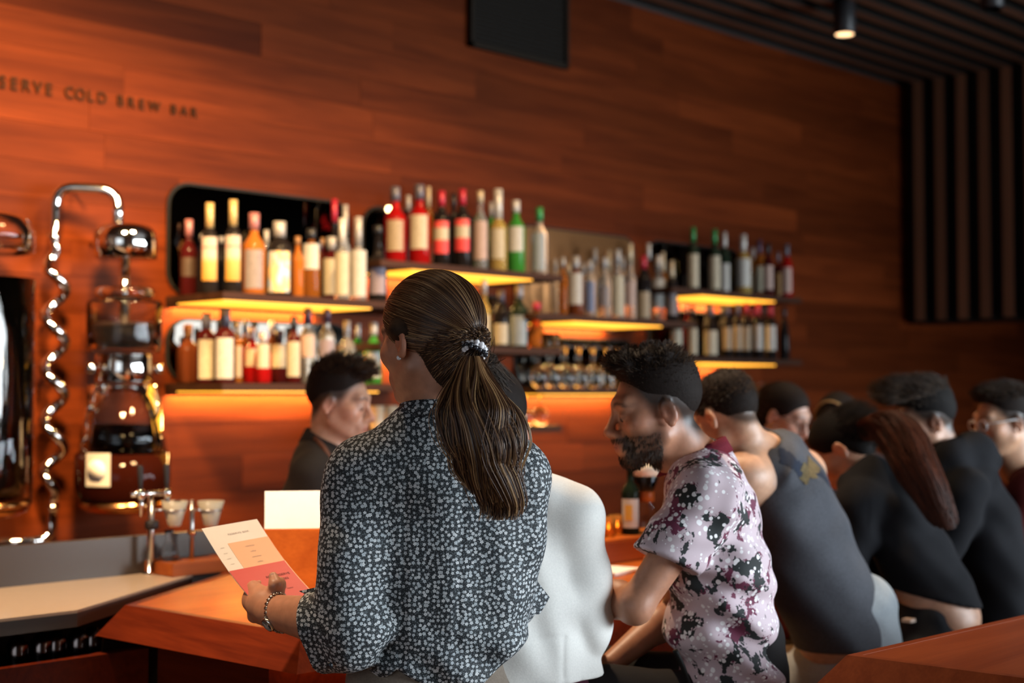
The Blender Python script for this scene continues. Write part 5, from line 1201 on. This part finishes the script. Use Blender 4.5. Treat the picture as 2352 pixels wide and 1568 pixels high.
p.tube('loose_lock', smooth_path([p.H(.066, .040, .010), p.H(.076, .030, -.035), p.H(.070, .022, -.080), p.H(.060, .012, -.115)], 5), [.004]*3+[.0035]*13, M_cap_dbrown)

# ---------------------------------------------------------------- man in the floral shirt
p = Person('person in profile with dark quiff, beard and pale pink shirt of dark flowers', P(1504, 938, 3.15), 99, 10, 84, h=.0052, skin=(.47, .215, .125))
TF = [(P(1606, 1060, 3.2), .085, .065, .055), (P(1620, 1100, 3.2), .150, .09, .085), (P(1632, 1180, 3.2), .180, .115, .105), (P(1652, 1290, 3.2), .172, .118, .112), (P(1658, 1400, 3.2), .160, .128, .122), (P(1672, 1490, 3.2), .158, .118, .110), (P(1690, 1585, 3.2), .165, .115, .10)]
SLf, ELf, WLf = P(1622, 1146, 3.04), P(1458, 1392, 2.98), P(1340, 1345, 3.20); SRf, ERf, WRf = P(1610, 1130, 3.38), P(1560, 1395, 3.40), P(1400, 1525, 3.22)
beard = lambda q: np.clip(.62*np.clip((-.030-q[:, 2])/.02, 0, 1)*np.clip((q[:, 1]+.005)/.02, 0, 1)*np.clip((-q[:, 2]+.9*q[:, 1]-.005+.05)/.02, 0, 1)*(np.abs(q[:, 0])+q[:, 1]*.0 > .026)+.90*np.exp(-((q[:, 2]+.053)/.007)**2)*(np.abs(q[:, 0]) < .034)*(q[:, 1] > .08)+.85*np.clip((-.084-q[:, 2])/.008, 0, 1)*(q[:, 1] > .01)+.75*np.exp(-((np.abs(q[:, 0])-.031)/.006)**2)*(q[:, 2] < -.05)*(q[:, 1] > .06), 0, .95)
Person_body = Person.body
def body2(s, neck, torso, arms, cols=None, **kw):
    cols = dict(cols or {})
    if 'lip' in cols: s.lip = cols.pop('lip')
    return Person_body(s, neck, torso, arms, cols=cols, **kw)
Person.body = body2
p.body(P(1600, 1062, 3.19), TF, [(SLf, ELf, WLf), (SRf, ERf, WRf)], cols=dict(lip=(.42, .14, .11), beard=beard, bcol=(.022, .012, .009), fade=lambda q: FADE(q)), shrink=.02)
p.eyes()
def floral():
    q = NT('floral_shirt'); tc = q.n('ShaderNodeTexCoord'); o = tc.outputs['Object']
    def noise(s, d=2.0, off=0):
        m = q.n('ShaderNodeVectorMath', operation='ADD'); q.l(o, m.inputs[0]); m.inputs[1].default_value = (off, off*.7, off*1.3)
        n = q.n('ShaderNodeTexNoise', i_Scale=s, i_Detail=d, i_Roughness=.60, i_Distortion=.35); q.l(m.outputs[0], n.inputs['Vector']); return n.outputs[0]
    base = q.mix(noise(7.0), (.46, .33, .36), (.66, .56, .60))
    big = noise(19.0, 5.0, 3.1); fine = noise(90.0, 3.0, 1.0)
    v = q.n('ShaderNodeTexVoronoi', i_Scale=78.0, i_Randomness=1.0); q.l(o, v.inputs['Vector']); sc = q.n('ShaderNodeSeparateColor'); q.l(v.outputs['Color'], sc.inputs[0])
    dots = q.math('MULTIPLY', q.math('LESS_THAN', v.outputs['Distance'], q.math('MULTIPLY', sc.outputs[0], .50)), q.math('GREATER_THAN', noise(8.0, 1.0, 7.7), .44))
    dark = q.math('GREATER_THAN', q.math('ADD', big, q.math('MULTIPLY', fine, .16)), .638)
    mar = q.math('GREATER_THAN', q.math('ADD', noise(17.0, 5.0, 9.4), q.math('MULTIPLY', fine, .16)), .650)
    c = q.mix(mar, base, (.14, .022, .055)); c = q.mix(dark, c, (.014, .018, .018)); c = q.mix(dots, c, (.86, .84, .84))
    q.l(c, q.b.inputs['Base Color']); q.set(Roughness=.8); return q.m
M_floral = floral(); fo = P(1650, 1350, 3.2).astype(f32)
def ffold(g):
    x = g-fo; u = x@AX_R.astype(f32); v = x[..., 2]; d = x@AWAY.astype(f32); low = np.clip((.06-v)/.10, 0, 1)
    return low*.0095*np.sin(v*58+u*14+1.8*np.sin(u*18+v*7))+.0035*np.sin(v*30-u*34+2*np.sin(u*16+d*12))+.002*np.sin(v*95+u*30)
SE = SLf*.42+ELf*.58; ax_ = (ELf-SLf)/np.linalg.norm(ELf-SLf)
fs_, fV, fQ = garment(p, 'floral_shirt', TF, [([SLf, SLf*.6+ELf*.4, SLf*.36+ELf*.64], [.071, .068, .070]), ([SRf, SRf*.3+ERf*.7], [.062, .064])], P(1598, 1062, 3.19), M_floral, ffold,
        scuts=[(SE, ax_*.92+AX_R*.12-ZUP*.15, .084)], neckr=.058)
M_collar = cloth_mat('maroon_collar', (.14, .012, .022))
nc = P(1596, 1056, 3.19); ra = []; rb2 = []
for i in range(30):
    a = 2*math.pi*i/30; dv = p.B[:, 1]*math.cos(a)*.074+p.B[:, 0]*math.sin(a)*.066; up = ZUP*(.010-.030*math.cos(a))
    ra.append(nc+dv*1.10+up-ZUP*.018); rb2.append(nc+dv*.86+up+ZUP*.014)
vs, fs = ring_band(ra, rb2, .005); p.child('collar', vs, fs, M_collar, True, fs_)
pv = legs(p, 'black_trousers', P(1690, 1610, 3.22), cloth_mat('black_denim', (.016, .014, .014)), reach=.44, drop=-.055); stool(pv[0], pv[1], pv[2]-.105, 'bar stool under the floral shirt guest')
p.tube('belt', smooth_path([P(1550, 1492, 3.03), P(1568, 1530, 3.03), P(1582, 1575, 3.04)], 4), .006, M_black)
quiff = lambda q: np.minimum(d_ell(q, (0, .048, .108), (.056, .046, .030)), d_ell(q, (0, .0, .112), (.064, .078, .028)))+.004*np.sin(q[..., 1]*130+q[..., 0]*60)
hh = p.hair(short_hair(.012, .003, HIGH, quiff=quiff), M_cap_dbrown)
p.fuzz(hh, 5200, lambda q: np.where(q[:, 2] > .085, .013, np.where(q[:, 2] > .05, .005, .002)), lambda x: np.array([0, .35, .35]) if x[1] > .03 else np.array([0, -.1, .20]), M_strand_dbrown, K=4, rad=.0008)
rgb = np.random.RandomState(4); q_ = p.loc(p.V); msk = np.where((beard(q_) > .55) & ((q_**2).sum(1) < .15**2))[0]; ii = rgb.choice(msk, 1300); nn = (p.V[ii]-p.hc); nn /= np.linalg.norm(nn, axis=1, keepdims=True)
pts = np.stack([p.V[ii], p.V[ii]+nn*.002-ZUP*.002, p.V[ii]+nn*.003-ZUP*.005], 1)+rgb.randn(1300, 1, 3)*.0015; strands('beard', pts, .0006, M_strand_dbrown, p.o, p.base)

# ---------------------------------------------------------------- man in the grey tank top
p = Person('person with short dark hair and bare shoulders in a grey tank top', P(1668, 958, 3.9), 42, 30, 58, h=.0068, skin=(.58, .33, .21))
TT = [(P(1735, 1035, 3.92), .090, .065, .065), (P(1775, 1062, 3.93), .160, .08, .085), (P(1806, 1135, 3.94), .180, .11, .112), (P(1845, 1240, 3.95), .165, .118, .120), (P(1890, 1350, 3.96), .158, .125, .125), (P(1930, 1440, 3.97), .165, .130, .128), (P(1945, 1510, 3.97), .17, .13, .125)]
SLt, ELt, WLt = P(1706, 1095, 3.80), P(1610, 1290, 3.95), P(1500, 1290, 4.2); SRt, ERt, WRt = P(1842, 1085, 4.10), P(1740, 1290, 4.3), P(1620, 1290, 4.4)
p.body(P(1728, 1040, 3.90), TT, [(SLt, ELt, WLt), (SRt, ERt, WRt)], cols=dict(fade=fade_fn(lo=-.004)), shrink=.010, armr=1.12)
M_tank = cloth_mat('heather_tank', (.070, .072, .082), .9, .35, 500)
outL = (SLt-SRt)/np.linalg.norm(SLt-SRt)
tk, tV, tQ = garment(p, 'tank_top', TT, [], P(1722, 1035, 3.90), M_tank, folds(TT[4][0], .0045, 26, 34, 2), [(P(1935, 1478, 3.97), -ZUP+AX_R*.05, .34)],
        subs=[(SLt+outL*.06+AX_U*.07, SLt+outL*.02-AX_U*.035, .098, .070), (SRt-outL*.06+AX_U*.07, SRt-outL*.02-AX_U*.035, .098, .070), (P(1700, 1000, 3.86), P(1735, 1020, 3.9), .06, .068)], neckr=.062)
ec = P(1868, 1082, 3.83); dd = tV[tQ].mean(1)-ec; du = dd@AX_R; dv_ = dd@AX_U; N_ = vnormals(tV, tQ)[tQ[:, 0]]
th = np.arctan2(dv_, du); rr_ = np.hypot(du/1.25, dv_); near = np.abs(dd@AWAY) < .10
facepatch(p, 'wing_print', tV, tQ, near & (np.abs(dv_+.35*du-.012*np.sin(du*60)) < .020) & (np.abs(du) < .095) & (N_@AWAY < .35), cloth_mat('print_navy', (.022, .028, .045)), .0012, 'dark wing shaped print', tk)
facepatch(p, 'emblem_print', tV, tQ, near & (rr_ < .027+.008*np.sin(th*2+.6)+.006*np.sin(th*5+1)+.004*np.sin(th*11)) & (N_@AWAY < .35), cloth_mat('print_ochre', (.13, .095, .045), .9, .5, 300), .0022, 'faded ochre emblem', tk)
pv = legs(p, 'grey_jeans', P(1955, 1545, 4.0), cloth_mat('grey_jeans', (.30, .33, .35), .9, .3), wr=.175, bk=.14, reach=.45, top=.175, fr=.14); stool(pv[0], pv[1], pv[2]-.105, 'bar stool under the grey tank top guest')
hh = p.hair(short_hair(.008, .003), M_cap_dbrown); p.fuzz(hh, 3600, lambda q: np.where(q[:, 2] > .02, .012, .006), lambda x: np.array([0, .15, -.25]), M_strand_dbrown, K=3, rad=.0009)

# ---------------------------------------------------------------- young woman in the black hoodie
p = Person('person with a long dark ponytail in a black hoodie, head bent low over the bar', P(1932, 1030, 4.5), 66, 42, 62, h=.0072, skin=(.55, .30, .19), fem=True)
TH_ = [(P(1988, 1098, 4.47), .085, .06, .06), (P(2015, 1125, 4.44), .145, .08, .085), (P(2052, 1180, 4.40), .165, .10, .105), (P(2100, 1280, 4.37), .150, .11, .112), (P(2150, 1365, 4.33), .142, .115, .112), (P(2172, 1420, 4.33), .145, .115, .112), (P(2160, 1480, 4.33), .155, .115, .115)]
SLh, ELh, WLh = P(1972, 1150, 4.29), P(1950, 1330, 4.30), P(1840, 1290, 4.48); SRh, ERh, WRh = P(2070, 1140, 4.57), P(1980, 1330, 4.64), P(1880, 1290, 4.6)
p.body(P(1983, 1098, 4.46), TH_, [(SLh, ELh, WLh), (SRh, ERh, WRh)], armr=.86, shrink=.012)
M_hood = cloth_mat('black_hoodie', (.009, .009, .011), .9, .3, 400)
def hx(F):
    F.chain([P(1950, 1108, 4.34), P(2000, 1092, 4.36), P(2066, 1122, 4.36), P(2108, 1195, 4.33)], [.034, .054, .060, .036], .03)
garment(p, 'hoodie', TH_, [([SLh, SLh*.5+ELh*.5, ELh, WLh*.8+ELh*.2], [.064, .060, .056, .046]), ([SRh, SRh*.5+ERh*.5, ERh, WRh*.8+ERh*.2], [.064, .060, .056, .046])], P(1976, 1092, 4.46), M_hood, folds(TH_[3][0], .0055, 34, 40, 5), [(P(2165, 1376, 4.33), -ZUP-AX_R*.22, .24)], extra=hx, neckr=.052)
pv = legs(p, 'black_jeans', P(2150, 1490, 4.34), cloth_mat('black_jeans', (.014, .015, .018)), reach=.46, top=.105, wr=.165, bk=.125); stool(pv[0], pv[1], pv[2]-.105, 'bar stool under the black hoodie guest with the ponytail')
box('back_pocket_tag', *[tuple(np.minimum(P(2072, 1421, 4.16), P(2102, 1427, 4.16))-p.base-.001), tuple(np.maximum(P(2072, 1421, 4.16), P(2102, 1427, 4.16))-p.base+.001)], mat('pocket_tag', (.35, .24, .18), .6), p.o)
PHL = [(-.13, -.125), (-.06, -.115), (-.040, -.066), (-.018, -.006), (.02, -.002), (.04, .008), (.06, .045), (.085, .088), (.12, .12)]
def ph(q):
    d = d_ell(q, (0, -.016, .032), (.0745, .094, .083)); d = smin(d, d_ell(q, (0, -.05, -.03), (.050, .042, .045)), .03)
    return d-.007*np.clip((q[..., 2]-zl(q[..., 1], PHL))/.022, -1.0, 1)
hh = p.hair(ph, M_cap_black); p.fuzz(hh, 2600, lambda q: np.full(len(q), .05), lambda x: np.array([-x[0], -.13-x[1], .03-x[2]])/.13, M_strand_black, K=5, rad=.0009, jit=.2)
HP = [P(1998, 985, 4.42), P(2045, 978, 4.34), P(2085, 1018, 4.28), P(2114, 1078, 4.22), P(2145, 1135, 4.18), P(2170, 1190, 4.16)]; HPR = [.046, .064, .074, .068, .056, .040]
def hpony(F): F.chain(smooth_path(HP, 3), list(np.interp(np.linspace(0, 5, 16), range(6), np.array(HPR)*np.array([.8, .55, .45, .35, .3, .2]))), .02)
po = p.cloth('ponytail', hpony, rect_box(HP, .08), M_cap_black, .008, parent=hh[0])[0]
def lock_strands(PC, PR, n, seed, K=14):
    rg = np.random.RandomState(seed); cs = np.array(smooth_path(PC, 5)); tt = np.linspace(0, 1, len(cs)); rs = np.interp(tt*(len(PR)-1), range(len(PR)), PR); out = np.zeros((n, K, 3)); a = rg.rand(n)*6.28; r = np.sqrt(rg.rand(n)); l = .8+.28*rg.rand(n); f = rg.rand(n)*6
    for k in range(K):
        t = k/(K-1)*l; c = np.stack([np.interp(t, tt, cs[:, i]) for i in range(3)], 1); rr = np.interp(t, tt, rs)*r
        out[:, k] = c+AX_R*(np.cos(a)*rr+.005*np.sin(t*9+f))[:, None]+AX_U*(np.sin(a)*rr)[:, None]*.8+AWAY*(np.sin(a*2+1)*rr)[:, None]*.6
    return out
M_strand_red = hair_mat('hair_strands_auburn', (.013, .007, .006), (.10, .030, .015))
strands('strands', lock_strands(HP, HPR, 4200, 3), .0010, M_strand_red, po, p.base, False)

# ---------------------------------------------------------------- man with the swept hair, black hoodie
p = Person('person with swept up black hair and shaved sides in a black hoodie', P(2124, 966, 4.62), 92, 16, 80, h=.0072, skin=(.56, .31, .20))
TQ = [(P(2195, 1068, 4.64), .09, .075, .065), (P(2215, 1100, 4.66), .16, .10, .10), (P(2240, 1190, 4.68), .19, .125, .13), (P(2270, 1300, 4.70), .185, .13, .135), (P(2285, 1400, 4.70), .18, .14, .135), (P(2290, 1500, 4.70), .18, .14, .13)]
SLq, ELq, WLq = P(2215, 1130, 4.48), P(2130, 1350, 4.52), P(2020, 1310, 4.67); SRq, ERq, WRq = P(2230, 1130, 4.86), P(2140, 1340, 4.92), P(2040, 1310, 4.87)
p.body(P(2180, 1075, 4.62), TQ, [(SLq, ELq, WLq), (SRq, ERq, WRq)], cols=dict(fade=lambda q: FADE(q)), shrink=.018)
p.eyes()
def qx(F): F.chain([P(2150, 1085, 4.52), P(2185, 1050, 4.54), P(2235, 1035, 4.62), P(2262, 1060, 4.68)], [.040, .052, .062, .05], .03)
garment(p, 'hoodie', TQ, [([SLq, SLq*.5+ELq*.5, ELq, WLq*.8+ELq*.2], [.072, .066, .060, .05]), ([SRq, SRq*.5+ERq*.5, ERq, WRq*.8+ERq*.2], [.072, .066, .060, .05])], P(2172, 1068, 4.62), M_hood, folds(TQ[3][0], .006, 28, 36, 8), [(P(2290, 1492, 4.70), -ZUP, .3)], extra=qx, neckr=.06)
pv = legs(p, 'dark_trousers', P(2290, 1520, 4.70), cloth_mat('dark_trousers', (.02, .02, .022)), reach=.46); stool(pv[0], pv[1], pv[2]-.105, 'bar stool under the swept hair guest')
sw = lambda q: np.minimum(d_ell(q, (0, .055, .112), (.062, .075, .034)), d_ell(q, (0, .096, .096), (.042, .030, .022)))
hh = p.hair(short_hair(.014, .003, HIGH, quiff=sw), M_cap_black)
p.fuzz(hh, 5200, lambda q: np.where(q[:, 2] > .078, .034, np.where(q[:, 2] > .05, .008, .003)), lambda x: np.array([0, .6, .25]), M_strand_dbrown, K=4, rad=.001, jit=.3)  # brown strands over black hair put the lit highlight into its colour

# ---------------------------------------------------------------- man with glasses at the right edge
M_wire = mat('clear_glasses_frame', (.75, .74, .72), .2)
def glasses(p, m, r=.0016):
    g = p.child('eyeglasses', [p.H(0, .101, .004), p.H(.001, .101, .004), p.H(0, .101, .005)], [(0, 1, 2)], m)
    for s in (-1, 1):
        p.tube('rim', [p.H(s*.033+.023*math.cos(R(a)), .098-.10*abs(.023*math.cos(R(a))*s+0)*.2, -.003+.018*math.sin(R(a))) for a in range(0, 361, 24)], r, m, 6, g)
        p.tube('temple', [p.H(s*.056, .094, .004), p.H(s*.074, .060, .005), p.H(s*.080, .0, .006), p.H(s*.080, -.02, -.006)], r*1.2, m, 6, g)
    p.tube('bridge', [p.H(-.010, .098, .002), p.H(0, .104, .006), p.H(.010, .098, .002)], r, m, 6, g)
p = Person('person with glasses and short hair in a maroon shirt, cut off by the right edge', P(2303, 966, 4.86), 104, 8, 90, h=.0075, skin=(.60, .33, .20))
TG = [(P(2352, 1070, 4.90), .09, .07, .06), (P(2375, 1100, 4.92), .16, .09, .09), (P(2395, 1190, 4.94), .185, .12, .12), (P(2410, 1330, 4.94), .175, .13, .125), (P(2415, 1500, 4.94), .175, .13, .125)]
SLg, ELg, WLg = P(2360, 1130, 4.75), P(2290, 1320, 4.80), P(2190, 1290, 4.95); SRg, ERg, WRg = P(2375, 1130, 5.12), P(2300, 1310, 5.20), P(2200, 1290, 5.10)
p.body(P(2345, 1075, 4.89), TG, [(SLg, ELg, WLg), (SRg, ERg, WRg)], cols=dict(fade=lambda q: FADE(q)), shrink=.018)
p.eyes(); glasses(p, M_wire, .0018)
garment(p, 'maroon_shirt', TG, [([SLg, SLg*.4+ELg*.6], [.066, .066]), ([SRg, SRg*.4+ERg*.6], [.066, .066])], P(2343, 1072, 4.89), cloth_mat('maroon_cotton', (.095, .014, .014)), folds(TG[2][0], .004, 30, 30, 4), neckr=.06)
pv = legs(p, 'dark_trousers', P(2415, 1520, 4.94), cloth_mat('dark_trousers', (.02, .02, .022)), reach=.46); stool(pv[0], pv[1], pv[2]-.105, 'bar stool under the glasses guest at the right edge')
hh = p.hair(short_hair(.010, .003, HIGH, quiff=lambda q: d_ell(q, (0, .040, .102), (.058, .048, .022))), M_cap_dbrown)
p.fuzz(hh, 2600, lambda q: np.where(q[:, 2] > .07, .018, .004), lambda x: np.array([0, .35, .4]), M_strand_dbrown, K=3, rad=.001)

# ---------------------------------------------------------------- woman with a blond streak behind the hoodie
p = Person('person with dark hair and a thin blond streak, mostly hidden behind the black hoodie ponytail', P(1924, 972, 5.75), 148, 46, 150, h=.0085, skin=(.55, .30, .19), fem=True)
TS = [(P(1955, 1045, 5.83), .085, .06, .06), (P(1965, 1075, 5.85), .145, .08, .08), (P(1975, 1150, 5.88), .165, .10, .105), (P(1985, 1250, 5.9), .15, .11, .112), (P(1985, 1340, 5.9), .155, .12, .12)]
a_ = [(P(1900, 1105, 5.86), P(1890, 1230, 5.8), P(1920, 1250, 5.66)), (P(2030, 1105, 5.84), P(2045, 1230, 5.78), P(2000, 1250, 5.64))]
p.body(P(1952, 1040, 5.82), TS, a_, armr=.85, shrink=.012)
garment(p, 'dark_top', TS, [([a[0], a[0]*.5+a[1]*.5, a[1], a[2]*.8+a[1]*.2], [.06, .056, .052, .045]) for a in a_], P(1955, 1042, 5.83), cloth_mat('dark_top', (.03, .02, .02)), neckr=.05)
standlegs(p, P(1985, 1380, 5.9), cloth_mat('dark_trousers', (.02, .02, .022)))
hh = p.hair(ph, M_cap_dbrown); p.fuzz(hh, 2000, lambda q: np.full(len(q), .06), lambda x: np.array([-x[0], -.10-x[1], -.05-x[2]])/.13, M_strand_dbrown, K=5, rad=.0011, jit=.2)
M_blond = haircap_mat('hair_blond', (.42, .27, .12))
p.tube('blond_streak', smooth_path([p.H(.084, .02, .01), p.H(.074, .012, .070), p.H(.030, .0, .120), p.H(-.020, .0, .1235), p.H(-.068, .012, .082), p.H(-.084, .02, .015)], 5), .0045, M_blond, parent=hh[0])

# ---------------------------------------------------------------- bartender with glasses
p = Person('person with glasses looking down behind the bar, dark hair tied back, near the right shelves', P(1804, 952, 5.47), -132, 24, -140, h=.0085, skin=(.56, .32, .23), fem=True)
TB = [(P(1790, 1045, 5.53), .085, .06, .06), (P(1790, 1075, 5.53), .150, .08, .08), (P(1790, 1160, 5.53), .165, .105, .10), (P(1790, 1280, 5.53), .15, .105, .10), (P(1790, 1400, 5.53), .16, .115, .11)]
a_ = [(P(1725, 1110, 5.57), P(1720, 1260, 5.53), P(1780, 1290, 5.35)), (P(1858, 1110, 5.47), P(1870, 1260, 5.43), P(1830, 1290, 5.29))]
p.body(P(1792, 1045, 5.51), TB, a_, armr=.85, shrink=.012); p.eyes(); glasses(p, M_black, .0016)
garment(p, 'black_shirt', TB, [([a[0], a[0]*.5+a[1]*.5, a[1]], [.06, .056, .052]) for a in a_], P(1792, 1042, 5.51), cloth_mat('black_cotton', (.02, .018, .017)), neckr=.05)
standlegs(p, P(1790, 1440, 5.53), cloth_mat('dark_trousers', (.02, .02, .022)))
hh = p.hair(lambda q: smin(ph(q), d_ell(q, (0, -.10, -.05), (.045, .045, .07)), .02), M_cap_dbrown); p.fuzz(hh, 1500, lambda q: np.full(len(q), .04), lambda x: np.array([-x[0], -.13-x[1], .0-x[2]])/.13, M_strand_dbrown, K=4, rad=.0012, jit=.2)

# ---------------------------------------------------------------- barista in black
p = Person('person in profile behind the bar facing right, shaved sides and short quiff, black collared shirt', P(779, 922, 4.4), -101, 10, -98, h=.0068, skin=(.58, .31, .20))
TBa = [(P(748, 1030, 4.42), .085, .07, .06), (P(742, 1060, 4.43), .160, .09, .09), (P(738, 1140, 4.43), .180, .12, .112), (P(735, 1260, 4.43), .165, .12, .115), (P(735, 1380, 4.43), .165, .12, .12)]
a_ = [(P(752, 1090, 4.60), P(790, 1270, 4.62), P(880, 1290, 4.5)), (P(722, 1095, 4.26), P(715, 1280, 4.22), P(810, 1300, 4.16))]
p.body(P(752, 1030, 4.41), TBa, a_, cols=dict(fade=lambda q: FADE(q)), shrink=.018); p.eyes()
M_bs = cloth_mat('black_shirt', (.026, .021, .018), .8, .3)
bs_ = garment(p, 'black_shirt', TBa, [([a[0], a[0]*.5+a[1]*.5, a[1], a[2]*.6+a[1]*.4], [.068, .064, .058, .05]) for a in a_], P(752, 1028, 4.41), M_bs, folds(TBa[2][0], .005, 30, 30, 6), neckr=.056)[0]
nc = P(754, 1020, 4.41); ra = []; rb2 = []
for i in range(30):
    a = 2*math.pi*i/30; dv = p.B[:, 1]*math.cos(a)*.070+p.B[:, 0]*math.sin(a)*.066; up = ZUP*(-.032*math.cos(a)-.010)
    ra.append(nc+dv*1.25+up-ZUP*.016); rb2.append(nc+dv*.92+up+ZUP*.030)
vs, fs = ring_band(ra, rb2, .006); p.child('collar', vs, fs, M_bs, True, bs_)
p.tube('apron_strap', smooth_path([P(724, 1006, 4.355), P(748, 1035, 4.285), P(764, 1075, 4.27), P(770, 1130, 4.275)], 5), .008, mat('apron_leather', (.13, .045, .025), .6))
standlegs(p, P(735, 1420, 4.43), cloth_mat('dark_trousers', (.02, .02, .022)))
bq = lambda q: np.minimum(d_ell(q, (0, .058, .106), (.055, .042, .027)), d_ell(q, (0, .01, .114), (.062, .075, .026)))
hh = p.hair(short_hair(.012, .003, HIGH, quiff=bq), M_cap_dbrown)
p.fuzz(hh, 3200, lambda q: np.where(q[:, 2] > .078, .022, np.where(q[:, 2] > .05, .006, .002)), lambda x: np.array([0, .3, .4]), M_strand_dbrown, K=4, rad=.0009)
